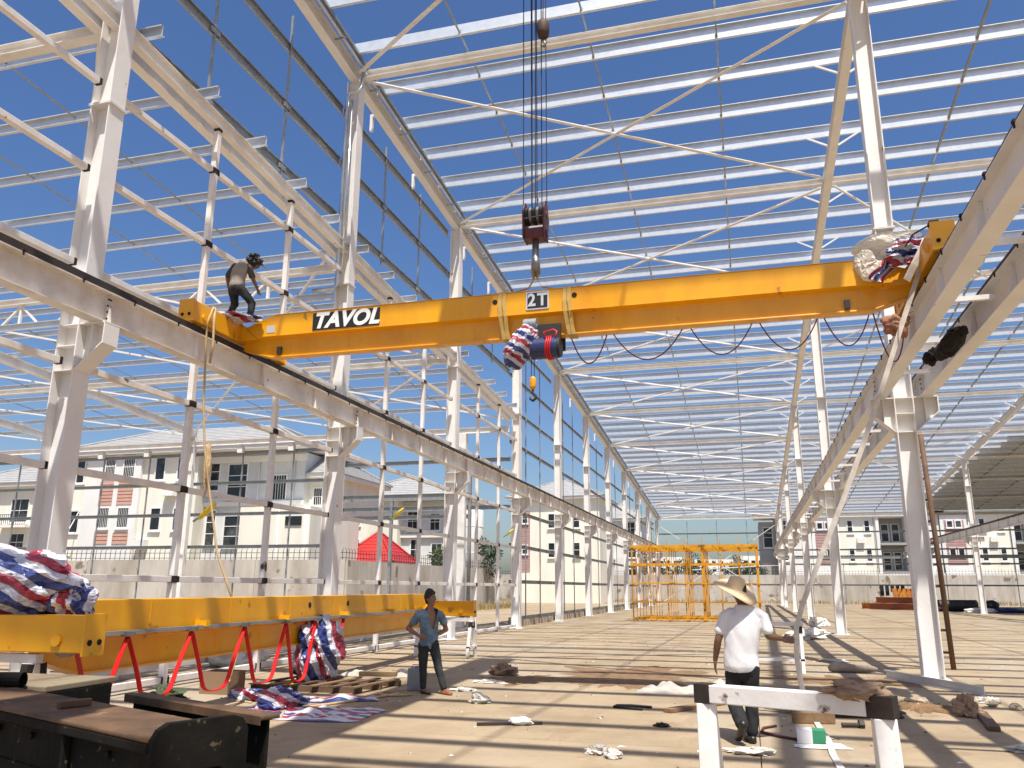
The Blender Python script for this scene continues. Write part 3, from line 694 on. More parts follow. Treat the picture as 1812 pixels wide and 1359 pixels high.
for x, lab in ((-9.12, 'left'), (2.80, 'right')):
    tr = end_truck(crane, lambda a, b, c, x=x: (x+a, GY-.1+b, 6.08+c), 1.5)
    MB().box(x-.19, x+.19, GY-.33, GY+.33, 6.14, 6.17).build('joint_plate', yel, crane)
    s_ = 1 if x < 0 else -1
    for q in (-1, 1): MB().add([(x+s_*.136, GY+q*.2, 6.14), (x+s_*.5, GY+q*.2, 6.14), (x+s_*.136, GY+q*.2, 6.5), (x+s_*.136, GY+q*.215, 6.14), (x+s_*.5, GY+q*.215, 6.14), (x+s_*.136, GY+q*.215, 6.5)], [(0,1,2),(5,4,3),(0,3,4,1),(1,4,5,2),(2,5,3,0)]).build('gusset', yel, crane)
MB().box(2.66, 2.78, 11.5, 11.62, 6.5, 6.56).build('limit_switch', rub, crane)
MB().tube([(2.7, 11.55, 6.53), (2.5, 11.8, 6.5), (2.45, 12.1, 6.45)], .012, 6).build('switch_cable', rub, crane)
# sign plates with lettering
sign_black = mat('black_sign', (.012, .013, .014), .5); sign_white = mat('white_sign_lettering', (.82, .82, .80), .5); sign_grey = mat('silver_sign_edge', (.62, .63, .64), .4, metal=.3)
def text_mesh(txt, name, m, parent, x, y, z, size, shear=0., bold=0., sx=1., spacing=1.):
    c = bpy.data.curves.new(name, 'FONT'); c.body = txt; c.size = size; c.shear = shear; c.offset = bold; c.extrude = .002; c.space_character = spacing
    c.align_x = 'CENTER'; c.align_y = 'CENTER'
    o = bpy.data.objects.new('tmp', c); COL.objects.link(o)
    dg = bpy.context.evaluated_depsgraph_get(); me = bpy.data.meshes.new_from_object(o.evaluated_get(dg)); bpy.data.objects.remove(o)
    me.name = name; me.materials.clear(); me.materials.append(m)
    me.transform(Matrix.Translation((x, y, z)) @ Matrix.Rotation(R(90), 4, 'X') @ Matrix.Diagonal((sx, 1, 1, 1)))
    return put(name, me, parent)
p = MB().box(-7.47, -6.13, GY-.204, GY-.1905, 6.235, 6.56).build('name_sign', sign_black, crane)
text_mesh('TAVOL', 'lettering', sign_white, p, -6.80, GY-.207, 6.395, .40, .28, .017, 1.0, 1.04)
p = MB().box(-3.40, -3.00, GY-.204, GY-.1905, 6.26, 6.585).build('capacity_sign', sign_grey, crane)
MB().box(-3.375, -3.025, GY-.208, GY-.205, 6.285, 6.56).build('panel', sign_black, p)
text_mesh('2T', 'lettering', sign_grey, p, -3.20, GY-.211, 6.42, .31, 0, .009, .92, 1.2)
# festoon loops under the crane (far side)
def sag(a, b, drop, n=12):
    a, b = Vector(a), Vector(b); return [a.lerp(b, i/n)-Vector((0,0,drop*(1-(2*i/n-1)**2))) for i in range(n+1)]
fx_ = [-2.75, -2.05, -.75, .35, 1.35, 2.1]
dk = mat('dark_red_cable', (.16, .012, .02), .5)
for a, b in zip(fx_[:-1], fx_[1:]): MB().tube(sag((a, GY+.24, 5.98), (b, GY+.24, 5.98), .62), .011, 6).build('festoon_cable', dk, crane, smooth=True)
MB().tube(sag((2.1, GY+.24, 5.98), (2.66, GY+.5, 6.1), .95), .011, 6).build('festoon_cable', dk, crane, smooth=True)
MB().bar((-8.2, GY+.24, 6.02), (2.4, GY+.24, 6.02), .04, .04).build('festoon_track', galvd, crane)

# ------------------------------------------------------------------ striped tarpaulin, plastic and cloth
def stripe_mat(name, cols, n, rough=.32, shade=1.):
    m = bpy.data.materials.new(name); m.use_nodes = True; t = m.node_tree; N = t.nodes; L = t.links; b = N['Principled BSDF']
    uv = N.new('ShaderNodeUVMap'); sp_ = N.new('ShaderNodeSeparateXYZ'); L.new(uv.outputs[0], sp_.inputs[0])
    nz = N.new('ShaderNodeTexNoise'); nz.inputs['Scale'].default_value = 6; L.new(uv.outputs[0], nz.inputs['Vector'])
    ad = N.new('ShaderNodeMath'); ad.operation = 'MULTIPLY_ADD'; ad.inputs[1].default_value = .03; L.new(nz.outputs['Fac'], ad.inputs[0]); L.new(sp_.outputs[0], ad.inputs[2])
    mu = N.new('ShaderNodeMath'); mu.operation = 'MULTIPLY'; mu.inputs[1].default_value = n; L.new(ad.outputs[0], mu.inputs[0])
    fr = N.new('ShaderNodeMath'); fr.operation = 'FRACT'; L.new(mu.outputs[0], fr.inputs[0])
    cr = N.new('ShaderNodeValToRGB'); cr.color_ramp.interpolation = 'CONSTANT'
    e = cr.color_ramp.elements; e[0].position = 0; e[0].color = (*cols[0], 1); e[1].position = .28; e[1].color = (*cols[1], 1)
    for ps_, c in ((.45, cols[2]), (.74, cols[1]), (.9, cols[1])): q = e.new(ps_); q.color = (*c, 1)
    L.new(fr.outputs[0], cr.inputs[0]); L.new(cr.outputs[0], b.inputs['Base Color'])
    b.inputs['Roughness'].default_value = rough
    geo = N.new('ShaderNodeNewGeometry'); n2 = N.new('ShaderNodeTexNoise'); n2.inputs['Scale'].default_value = 16; n2.inputs['Detail'].default_value = 4; L.new(geo.outputs['Position'], n2.inputs['Vector'])
    bp = N.new('ShaderNodeBump'); bp.inputs['Strength'].default_value = .7; bp.inputs['Distance'].default_value = .02; L.new(n2.outputs['Fac'], bp.inputs['Height']); L.new(bp.outputs[0], b.inputs['Normal'])
    return m
tarp_m = stripe_mat('striped_tarpaulin', ((.36, .04, .07), (.58, .58, .62), (.05, .07, .22)), 1)
tarp_m2 = stripe_mat('striped_tarpaulin_shaded_navy', ((.30, .03, .05), (.50, .50, .55), (.03, .045, .17)), 1)  # darker stripes: navy and maroon pattern, plus shade put into the colours
def film_mat(name, col, mixf=.35):
    m = bpy.data.materials.new(name); m.use_nodes = True; t = m.node_tree; N = t.nodes; L = t.links; b = N['Principled BSDF']
    b.inputs['Base Color'].default_value = (*col, 1); b.inputs['Roughness'].default_value = .28
    tr = N.new('ShaderNodeBsdfTranslucent'); tr.inputs[0].default_value = (*col, 1); tp = N.new('ShaderNodeBsdfTransparent')
    mx = N.new('ShaderNodeMixShader'); mx.inputs[0].default_value = .35; L.new(b.outputs[0], mx.inputs[1]); L.new(tr.outputs[0], mx.inputs[2])
    m2 = N.new('ShaderNodeMixShader'); m2.inputs[0].default_value = mixf; L.new(mx.outputs[0], m2.inputs[1]); L.new(tp.outputs[0], m2.inputs[2])
    L.new(m2.outputs[0], N['Material Output'].inputs[0])
    return m
film = film_mat('clear_plastic_film', (.80, .76, .68), .28)
film_c = film_mat('cream_plastic_film', (.82, .77, .66), .12)
cloth_w = mat('white_cloth', (.74, .70, .64), .8, base2=(.62, .57, .5), scale=5)
def crumple(c, rad, seed, amp=.28, nu=72, nv=44, floor_z=None, fold=5., period=.27, sdir=(.35, .2, .92), lean=(0,0,0)):
    """lumpy bundle of sheet with sharp creases; stripes run straight across the cloth before folding"""
    c = Vector(c); mb = MB(); mb.uv = []; off = Vector((seed*7.3, seed*3.1, seed*1.7)); sd_ = Vector(sdir).normalized()
    for j in range(nv+1):
        for i in range(nu):
            th = 2*math.pi*i/nu; ph = math.pi*j/nv
            d = Vector((math.cos(th)*math.sin(ph), math.sin(th)*math.sin(ph), math.cos(ph)))
            q = d*fold*.28+off; wq = Vector((noise.noise(q*1.7), noise.noise(q*1.7+off), noise.noise(q*1.7-off)))*.6
            k = 1+amp*1.1*noise.noise(q)+amp*.75*(.35-abs(noise.noise(q*1.5+wq)))*1.4+amp*.42*(.3-abs(noise.noise(q*3.4+wq*2)))*1.3+amp*.18*(.3-abs(noise.noise(q*7+wq*3)))
            p = c+Vector((d.x*rad[0], d.y*rad[1], d.z*rad[2]))*k+Vector(lean)*d.z
            if floor_z is not None and p.z < floor_z: p.z = floor_z+random.uniform(0, .004)
            flat = p-c+d*.03*noise.noise(q*2.2)
            mb.v.append(tuple(p)); mb.uv.append((flat.dot(sd_)/period+.16*noise.noise(q*1.1+off), i/nu))
    for j in range(nv):
        for i in range(nu): mb.f.append((j*nu+i, j*nu+(i+1)%nu, (j+1)*nu+(i+1)%nu, (j+1)*nu+i)); mb.mi.append(0)
    return mb
def sheet(c, sx_, sy_, seed, amp, rot=0, n=34, drop=None, uvn=1., base=.006, rag=.25):
    """crumpled sheet lying on the floor, ragged outline"""
    mb = MB(); mb.uv = []; off = Vector((seed*5.1, seed*2.3, 0)); ca, sa = math.cos(rot), math.sin(rot)
    for j in range(n+1):
        for i in range(n+1):
            u_, v_ = i/n-.5, j/n-.5
            e = 1+rag*noise.noise(Vector((u_*3, v_*3, seed)))
            x, y = u_*sx_*e, v_*sy_*e
            h = abs(noise.noise(Vector((x*2.4, y*2.4, 0))+off))*amp+abs(noise.noise(Vector((x*6, y*6, 3))+off))*amp*.45
            h *= min(1, (.5-max(abs(u_), abs(v_)))*7+.12)
            mb.v.append((c[0]+x*ca-y*sa, c[1]+x*sa+y*ca, c[2]+base+h)); mb.uv.append((y/.5*uvn+.1*noise.noise(Vector((x*2, y*2, 9))+off), u_))
    for j in range(n):
        for i in range(n): a = j*(n+1)+i; mb.f.append((a, a+1, a+n+2, a+n+1)); mb.mi.append(0)
    return mb
crumple((-8.98, 12.62, 6.52), (.40, .22, .08), 3, .5).build('tarpaulin', tarp_m2, label='crumpled striped tarpaulin bundle on the left end of the hanging crane', cat='tarpaulin')
crumple((2.38, 12.98, 6.80), (.46, .32, .23), 5, .22, 90, 54).build('plastic_wrap', film_c, label='cream plastic wrapped box on the right end of the hanging crane', cat='plastic wrap')
crumple((2.08, 12.80, 6.50), (.20, .08, .22), 15, .42).build('plastic_wrap', film_c, label='torn cream plastic hanging down the girder side at its right end', cat='plastic wrap')
crumple((2.66, 12.55, 6.52), (.30, .20, .18), 8, .55).build('tarpaulin', tarp_m2, label='striped tarpaulin heap beside the right end truck of the crane', cat='tarpaulin')
mb = MB(); mb.uv = []
for j in range(11):
    for i in range(9):
        q = j/10; x = 2.5-.42*q+.10*i/8*2-.1; y = 12.62+.03*math.sin(i*1.7+j*.6)-.02*q
        mb.v.append((x+.02*math.sin(j*1.3), y, 6.62-.42*q-.10*i/8*q)); mb.uv.append((i/8*1.3, q))
for j in range(10):
    for i in range(8): mb.f.append((j*9+i, j*9+i+1, j*9+i+10, j*9+i+9)); mb.mi.append(0)
o = mb.build('tarpaulin', tarp_m2, label='loose striped tarpaulin flap hanging over the girder front at right', cat='tarpaulin'); md = o.modifiers.new('thick', 'SOLIDIFY'); md.thickness = .006

# ------------------------------------------------------------------ electric hoist under the girder
blue = mat('blue_hoist_paint', (.018, .03, .12), .4, base2=(.012, .02, .08), scale=6, coat=.2)
h = thing('electric_hoist', 'blue electric hoist with red cable coil slung under the hanging girder', 'hoist', (-3.0, 12.85, 5.6))
HY = 12.86
MB().cyl((-3.30, HY, 5.56), (-2.84, HY, 5.56), .185, 28).build('drum_housing', blue, h, bevel=.01)
MB().cyl((-2.839, HY, 5.56), (-2.80, HY, 5.56), .165, 28).build('end_cover', rub, h)
for x in (-3.02, -2.985, -2.95): MB().tube([(x+.01*math.sin(3*t), HY+.197*math.cos(t), 5.56+.197*math.sin(t)) for t in [2*math.pi*i/28 for i in range(29)]], .014, 6, False).build('cable_coil', redc, h, smooth=True)
MB().tube([(-3.03, HY-.16, 5.70), (-3.06, HY-.14, 5.80), (-2.9, HY-.12, 5.84), (-2.84, HY-.13, 5.80), (-2.86, HY-.16, 5.70)], .016, 6).build('cable_loop', redc, h, smooth=True)
MB().box(-3.35, -2.8, GY-.20, GY-.14, 5.60, 5.98).build('trolley_plate', rub, h); MB().box(-3.35, -2.8, GY+.14, GY+.20, 5.60, 5.98).build('trolley_plate', rub, h)
for x in (-3.25, -2.9):
    for q in (-1, 1): MB().cyl((x, GY+q*.07, 5.89), (x, GY+q*.138, 5.89), .055, 16).build('trolley_wheel', steel, h)
MB().cyl((-3.42, GY-.24, 5.98), (-3.20, GY-.24, 5.98), .10, 20).build('trolley_motor', mat('grey_motor', (.25, .26, .28), .5), h)
for x in (-3.31, -3.26): MB().cyl((x, HY, 5.40), (x, HY, 5.06), .006, 6).build('wire_rope', rub, h)
hb = MB().loft([[(-3.285+rx_*math.cos(2*math.pi*i/12), HY+ry_*math.sin(2*math.pi*i/12), z) for i in range(12)] for z, rx_, ry_ in ((5.08,.03,.03),(5.04,.055,.035),(4.92,.06,.04),(4.86,.035,.03))]).build('bottom_block', yel, h, smooth=True)
MB().tube([(-3.285, HY, 4.87), (-3.285, HY, 4.80), (-3.24, HY, 4.755), (-3.235, HY, 4.71), (-3.28, HY, 4.67), (-3.33, HY, 4.70), (-3.335, HY, 4.74)], [.018,.02,.024,.026,.026,.02,.008], 8).build('load_hook', rub, hb, smooth=True)
crumple((-3.47, HY-.06, 5.60), (.25, .23, .36), 21, .24, period=.26, sdir=(.45, .1, .85), lean=(.16, 0, 0)).build('tarpaulin', tarp_m2, label='striped tarpaulin bag wrapping the hoist motor under the girder', cat='tarpaulin')
# ------------------------------------------------------------------ slings, hook block, ropes
sling_m = mat('yellow_webbing', (.58, .38, .10), .8, base2=(.44, .29, .09), scale=14, bump=.2, bscale=90)
def ribbon(pts, side, wd, th=.006):
    pts = [Vector(p) for p in pts]; side = Vector(side).normalized(); mb = MB(); rings = []
    for i, p in enumerate(pts):
        d = (pts[min(i+1, len(pts)-1)]-pts[max(i-1, 0)]).normalized(); s_ = (side-d*side.dot(d)).normalized(); n_ = d.cross(s_)
        rings.append([p-s_*wd/2-n_*th/2, p+s_*wd/2-n_*th/2, p+s_*wd/2+n_*th/2, p-s_*wd/2+n_*th/2])
    return mb.loft(rings)
HK = Vector((-3.28, 13.05, 7.06))
for x, lab in ((-3.86, 'left yellow webbing sling wrapped round the hanging girder'), (-2.72, 'right yellow webbing sling wrapped round the hanging girder')):
    t = thing('lifting_sling', lab, 'sling', (x, GY, 6.6))
    g0, g1 = GY-.20, GY+.20
    for k, dx in ((0, 0.), (1, .075)):
        lp = [(x+dx, g0, 6.615), (x+dx-.01, g0-.008, 6.4), (x+dx+.02*k, g0-.006, 6.19), (x+dx+.03, GY-.155, 5.95), (x+dx+.06, GY-.135, 5.79), (x+dx+.05, GY+.135, 5.79), (x+dx+.02, GY+.155, 5.95), (x+dx, g1+.006, 6.19), (x+dx, g1+.008, 6.4), (x+dx, g1, 6.62), (x+dx, GY, 6.628+.012*k), (x+dx, g0, 6.622)]
        ribbon(lp, (1, 0, 0), .065).build('wrap_loop', sling_m, t)
    s_ = 1 if x > HK.x else -1
    ribbon([HK+Vector((s_*.03, 0, -.10)), HK+Vector((s_*.05, -.02, -.22)), HK+Vector((s_*.12, -.03, -.34)), Vector((x-s_*.18, GY-.05, 6.65)), Vector((x+.03, GY-.05, 6.645))], (0, 1, 0), .06).build('lifting_leg', sling_m, t)
    MB().tube([HK+Vector((s_*.05, 0, .16)), HK+Vector((s_*.07, .0, .0)), HK+Vector((s_*.03, -.01, -.18))], .022, 6).build('eye', sling_m, t)
maroon = mat('maroon_block_paint', (.13, .022, .02), .5, base2=(.07, .015, .014), scale=7, spots=(.03, .02, .015), spot_scale=7, spot_cut=.6)
hkb = thing('crane_hook_block', 'maroon mobile crane hook block hanging from steel ropes above the girder', 'hook block', (-3.28, 13.05, 7.5))
bx0, by0 = -3.28, 13.05
for q in (-1, 1):
    pl = [(-.16,7.62),(.14,7.60),(.17,7.75),(.19,8.1),(.12,8.28),(0,8.36),(-.12,8.28),(-.19,8.1),(-.18,7.75)]
    vs = [(bx0+q*.17, by0+a, b) for a, b in pl]+[(bx0+q*.20, by0+a, b) for a, b in pl]; n = len(pl)
    MB().add(vs, [(i,(i+1)%n,n+(i+1)%n,n+i) for i in range(n)]+[tuple(range(n-1,-1,-1)), tuple(range(n, 2*n))]).build('cheek_plate', maroon, hkb, bevel=.008)
    MB().cyl((bx0+q*.201, by0, 8.08), (bx0+q*.215, by0, 8.08), .06, 12).build('pin', maroon, hkb); MB().cyl((bx0+q*.201, by0, 7.72), (bx0+q*.222, by0, 7.72), .07, 12).build('pin', maroon, hkb)
for i in range(5): MB().cyl((bx0-.155+i*.066, by0, 8.08), (bx0-.11+i*.066, by0, 8.08), .165, 24).build('sheave', steel if i % 2 else rub, hkb)
MB().box(bx0-.168, bx0+.168, by0-.15, by0+.13, 7.61, 7.80).build('crosshead', maroon, hkb, bevel=.01)
MB().bar((bx0-.168, by0-.172, 7.98), (bx0+.168, by0-.172, 8.0), .02, .015).build('guard_bar', steel, hkb)
MB().tube([(bx0, by0, 7.62), (bx0, by0, 7.36), (bx0+.0, by0-.02, 7.28), (bx0+.03, by0-.10, 7.18), (bx0+.03, by0-.11, 7.08), (bx0+.02, by0-.03, 6.99), (bx0, by0+.08, 7.0), (bx0-.01, by0+.13, 7.1)], [.062,.062,.065,.07,.075,.075,.05,.02], 12).build('hook', steel, hkb, smooth=True)
rp_m = mat('dark_wire_rope', (.018, .018, .022), .55)
for i, dx in enumerate((-.19, -.10, -.03, .0, .03, .09)): MB().cyl((bx0+dx, by0+(.12 if i % 2 else -.12), 8.1), (bx0+dx*1.05, by0+(.10 if i % 2 else -.10), 14.75), .0095, 6).build('wire_rope', rp_m, hkb)
aux = thing('headache_ball', 'small dark ball weight with hook beside the crane ropes near the top', 'hook', (-3.12, 13.0, 11.6))
ax, ay = -3.11, 13.0
MB().loft([[(ax+rr*math.cos(2*math.pi*i/16), ay+rr*math.sin(2*math.pi*i/16), z) for i in range(16)] for z, rr in ((11.66,.04),(11.70,.10),(11.82,.12),(11.94,.12),(12.02,.10),(12.03,.05),(12.08,.03))]).build('weight', mat('dark_rusted_iron', (.045, .028, .022), .7, base2=(.08, .04, .03), scale=9), aux, smooth=True)
MB().tube([(ax, ay, 11.68), (ax, ay, 11.6), (ax+.05, ay-.03, 11.53), (ax+.02, ay-.03, 11.46), (ax-.05, ay-.02, 11.5)], [.025,.028,.03,.025,.01], 8).build('hook', steel, aux, smooth=True)
MB().tube([(ax, ay, 12.06), (ax, ay, 12.25)], .02, 8).build('link', steel, aux); MB().cyl((ax, ay, 12.25), (ax+.0, ay, 14.7), .009, 6).build('wire_rope', rp_m, aux)
MB().cyl((ax+.05, ay, 8.3), (ax+.05, ay, 14.7), .009, 6).build('wire_rope', rp_m, aux)
# mobile crane standing behind the viewpoint; its boom reaches over the work
mc = thing('mobile_crane', 'yellow mobile crane whose boom reaches up over the hanging girder', 'mobile crane', (-3.7, -7, 0))
tip = Vector((-3.26, 13.35, 14.9)); foot = Vector((-3.55, -6.5, 3.2)); dv = tip-foot
for a, b, w_ in ((0, .42, .95), (.40, .74, .86), (.72, .99, .78)): MB().bar(foot+dv*a, foot+dv*b, w_, w_*1.1).build('boom_section', yel, mc, bevel=.03)
MB().box(tip.x-.42, tip.x+.42, tip.y-.55, tip.y+.35, tip.z-.45, tip.z+.35).build('boom_head', yel, mc, bevel=.05)
for q in (-.2, 0, .2): MB().cyl((tip.x+q-.03, tip.y-.25, tip.z-.25), (tip.x+q+.03, tip.y-.25, tip.z-.25), .22, 20).build('head_sheave', steel, mc)
MB().box(-4.6, -2.5, -9.2, -5.2, 1.6, 3.2).build('turret', yel, mc, bevel=.08); MB().box(-4.9, -2.3, -13.5, -1.5, .75, 1.45).build('chassis', maroon, mc, bevel=.04)
MB().cyl((-3.6, -7.2, 1.45), (-3.6, -7.2, 1.62), .9, 24).build('slew_ring', steel, mc)
for y in (-12.3, -10.9, -4.4, -2.9):
    for x in (-4.85, -2.65): MB().cyl((x, y, .55), (x+.3, y, .55), .55, 24).build('wheel', rub, mc, bevel=.05)
# its outrigger steelwork at the lower left of the view
blk = mat('scratched_black_steel', (.007, .007, .006), .75, base2=(.016, .013, .010), scale=4, spots=(.09, .07, .045), spot_scale=16, spot_cut=.655, bump=.25, bscale=22, spec=.12)
brn = mat('rust_worn_top_steel', (.17, .095, .048), .65, base2=(.05, .034, .024), scale=2.5, spots=(.25, .18, .11), spot_scale=6, spot_cut=.66, bump=.12, bscale=18, spec=.25)
og = thing('outrigger_box', 'scratched black steel outrigger box with square open end in the left foreground', 'outrigger', (-4.4, 5, 0))
A = Vector((-6.3, 5.40, 0)); B = Vector((-3.17, 4.12, 0)); d = (B-A).normalized(); n_ = Vector((-d.y, d.x, 0))
def obox(p0, p1, w0, w1, z0, z1, name, m, par, bev=.01):
    a, b = p0+n_*w0, p0+n_*w1; c, e = p1+n_*w1, p1+n_*w0; Z = Vector((0,0,1))
    return MB().add([a+Z*z0, e+Z*z0, c+Z*z0, b+Z*z0, a+Z*z1, e+Z*z1, c+Z*z1, b+Z*z1], [(3,2,1,0),(4,5,6,7),(0,1,5,4),(1,2,6,5),(2,3,7,6),(3,0,4,7)]).build(name, m, par, bevel=bev)
obox(A, B, 0, .03, .12, .82, 'side_plate', blk, og); obox(A, B, .42, .45, .12, .82, 'side_plate', blk, og)
obox(A, B, -.07, .47, .822, .85, 'top_plate', brn, og); obox(A, B, -.02, .47, .08, .118, 'bottom_plate', blk, og)
obox(A, B, -.07, -.05, .765, .8215, 'edge_strip', blk, og)
E2 = B+d*.002
pl = [(-.06,.0),(-.06,.84),(-.03,.89),(.03,.92),(.44,.92),(.50,.90),(.54,.84),(.54,.0)]
inn = [(.12,.18),(.12,.62),(.13,.64),(.15,.65),(.36,.65),(.38,.64),(.39,.62),(.39,.18)]
vs = []
for dd in (0, .045):
    for L_ in (pl, inn): vs += [E2+d*dd+n_*a+Vector((0,0,b)) for a, b in L_]
N_ = 8; fs = []   # plate with a square opening
for i in range(N_):
    j = (i+1) % N_
    fs += [(i, j, N_+j, N_+i), (2*N_+j, 2*N_+i, 3*N_+i, 3*N_+j), (j, i, 2*N_+i, 2*N_+j), (N_+i, N_+j, 3*N_+j, 3*N_+i)]
MB().add(vs, fs).build('end_plate', blk, og, bevel=.006)
for zz in (.2, .45): obox(A, B-d*.4, .18, .46, zz, zz+.2, 'inner_beam', blk, og) if zz < .3 else None
for i in range(5): MB().cyl(A.lerp(B, .25+.15*i)-n_*.0-n_*.001+Vector((0,0,.7)), A.lerp(B, .25+.15*i)-n_*.022+Vector((0,0,.7)), .022, 8).build('bolt_head', blk, og)
for zz in (.3, .5): obox(A, B, -.012, -.0005, zz, zz+.02, 'weld_bead', blk, og)
for k in (.35, .7): obox(A.lerp(B, k), A.lerp(B, k)+d*.03, -.055, -.001, .13, .764, 'gusset', blk, og)
obox(A.lerp(B, .55), A.lerp(B, .55)+d*.05, .12, .34, .851, .90, 'lifting_lug', brn, og)
og2 = thing('outrigger_beam', 'dark rust-edged steel channel beam behind the black outrigger box', 'outrigger', (-4, 5.8, 0))
A2 = Vector((-4.75, 5.75, 0)); B2 = Vector((-3.10, 5.05, 0)); d2 = (B2-A2).normalized(); n_ = Vector((-d2.y, d2.x, 0))
obox(A2, B2, -.02, .13, .805, .835, 'top_flange', brn, og2); obox(A2, B2-d2*.03, .05, .075, .43, .804, 'web', blk, og2); obox(A2, B2, -.03, .14, .40, .43, 'bottom_flange', brn, og2); obox(A2+d2*.1, B2-d2*.12, .0, .13, .22, .398, 'under_beam', blk, og2)
obox(A2, B2, -.028, -.0205, .775, .834, 'flange_lip', brn, og2); obox(B2-d2*1.2, B2-d2*.9, .0, .13, .0, .218, 'foot_block', blk, og2)
og3 = thing('outrigger_plate', 'flat tan topped steel plate with open tube at the far left edge', 'outrigger', (-5.6, 6.3, 0))
A3 = Vector((-6.9, 6.3, 0)); B3 = Vector((-5.62, 6.35, 0)); d3 = (B3-A3).normalized(); n_ = Vector((-d3.y, d3.x, 0))
obox(A3, B3, -.55, .3, .80, .85, 'top_plate', mat('dusty_tan_steel', (.26, .21, .13), .7, base2=(.16, .12, .08), scale=3), og3); obox(A3, B3, -.5, .25, .1, .799, 'body', blk, og3)
MB().tube([(-6.3, 5.55, .90), (-5.75, 5.72, .90)], .065, 14, False).build('tube', blk, og3)

# ------------------------------------------------------------------ second yellow crane girder lying on trestles
low = thing('crane_girder', 'second yellow crane girder resting on trestles along the left side', 'crane', (-7.4, 13.5, .7))
PA = Vector((-7.22, 7.25, .70)); PB = Vector((-7.88, 19.85, .70)); gl = (PB-PA).length; gd = (PB-PA).normalized(); gs = Vector((gd.y, -gd.x, 0))   # gs points to +x
girder_mesh(lambda t, s_, h: PA+gd*t+gs*s_+Vector((0,0,h)), gl).build('girder', yel, low, bevel=.008)
for k in (1.6, 3.4, 5.2, 6.9, 8.6, 10.4): MB().bar(PA+gd*k+gs*.192+Vector((0,0,.42)), PA+gd*k+gs*.192+Vector((0,0,.78)), .005, .012).build('weld_seam', yel, low)
for k in (5.9, 7.5): MB().cyl(PA+gd*k+gs*.188+Vector((0,0,.65)), PA+gd*k+gs*.196+Vector((0,0,.65)), .05, 16).build('lifting_hole', gap, low)
for P_, nm in ((PA-gd*.16, 'near'), (PB+gd*.16, 'far')):
    end_truck(low, lambda a, b, c, P_=P_, dz=(.22 if nm == 'far' else .25), sh=(0 if nm == 'far' else -.42): P_+gd*a+gs*(b+sh)+Vector((0,0,c+dz)), 1.25)
for s_ in (-1, 1): MB().add([PB+gs*s_*.2+Vector((0,0,.4)), PB+gs*s_*.2+gd*.02+Vector((0,0,.76)), PB-gd*.75+gs*s_*.2+Vector((0,0,.40)), PB+gs*s_*.22+Vector((0,0,.4)), PB+gs*s_*.22+gd*.02+Vector((0,0,.76)), PB-gd*.75+gs*s_*.22+Vector((0,0,.40))], [(0,1,2),(5,4,3),(0,3,4,1),(1,4,5,2),(2,5,3,0)]).build('gusset', yel, low)
tr0 = PA+gd*.4+gs*.30+Vector((0,0,.43)); tr1 = PB+gd*.25+gs*.30+Vector((0,0,.43))
MB().bar(tr0, tr1, .045, .045).build('festoon_track', galvd, low)
for k in (2.6, 4.9, 7.2, 9.6, 11.4): MB().bar(PA+gd*k+gs*.19+Vector((0,0,.47)), PA+gd*k+gs*.36+Vector((0,0,.47)), .09, .07).build('track_bracket', yel, low)
hang = [PA+gd*k+gs*.32+Vector((0,0,.39)) for k in (.2, 1.05, 2.3, 3.6, 4.85, 5.9, 7.05)]
drops = [.62, .74, .80, .84, .93, .98]
cbl = thing('festoon_cable', 'red flat festoon cable hanging in loops along the lying girder', 'cable', tuple(hang[2]))
for i, (a, b) in enumerate(zip(hang[:-1], hang[1:])):
    q = [a.lerp(b, .5-.5*math.cos(math.pi*t/16)*(1 if 1 else 0)) for t in range(17)]
    pts = []
    for t in range(17):
        uu = t/16; x_ = a.lerp(b, uu+.04*math.sin(4*math.pi*uu)); pts.append(x_-Vector((0,0,min(drops[i], a.z-.03)*(1-abs(2*uu-1)**2.4))))
    ribbon(pts, gs+Vector((0,0,.02)), .06, .012).build('cable_loop', redc, cbl)
for i, a in enumerate(hang): MB().box(a.x-.05, a.x+.05, a.y-.07, a.y+.07, a.z, a.z+.05).build('cable_trolley', steel, cbl)
# trestles below
def trestle(name, label, c, dirv, length, zt, m=tubew, splay=.18, wd=.09):
    c = Vector(c); dirv = Vector(dirv).normalized(); sv = Vector((-dirv.y, dirv.x, 0))
    t = thing(name, label, 'trestle', tuple(c))
    e0, e1 = c-dirv*length/2, c+dirv*length/2; Z = Vector((0,0,1))
    MB().bar(e0+Z*(zt-wd/2), e1+Z*(zt-wd/2), wd, wd).build('top_rail', m, t, bevel=.004)
    for e in (e0+dirv*.06, e1-dirv*.06):
        for s_ in (-1, 1):
            lg = MB().bar(e+sv*s_*(.02+wd/2)+Z*(zt-wd-.002), e+sv*s_*(splay+wd/2), wd*.85, wd*.85).build('leg', m, t, bevel=.004)
            MB().bar(e+sv*s_*(.033+wd/2)+Z*(zt-wd-.004), e+sv*s_*(.05+wd/2)+Z*(zt-wd-.14), wd*.92, wd*.92).build('weld_scorch', scorch, lg)
            q = .72; MB().bar(e+sv*s_*(.02+wd/2+(splay-.02)*q)+Z*((zt-wd)*(1-q)+.03), e+sv*s_*(.02+wd/2+(splay-.02)*q)+Z*((zt-wd)*(1-q)-.03), wd*.92, wd*.92).build('weld_scorch', scorch, lg)
        MB().bar(e-sv*(splay*.75)+Z*.24, e+sv*(splay*.75)+Z*.24, wd*.7, wd*.7).build('stretcher', m, t)
    for s_ in (-1, 1): MB().bar(e0+sv*s_*splay*.95+Z*.26, e1+sv*s_*splay*.95+Z*.26, wd*.6, wd*.6).build('side_rail', m, t)
    return t
trestle('trestle', 'white tube trestle under the far end of the lying girder', (-7.35, 20.0, 0), (1, -.05, 0), 1.5, .93, splay=.22)
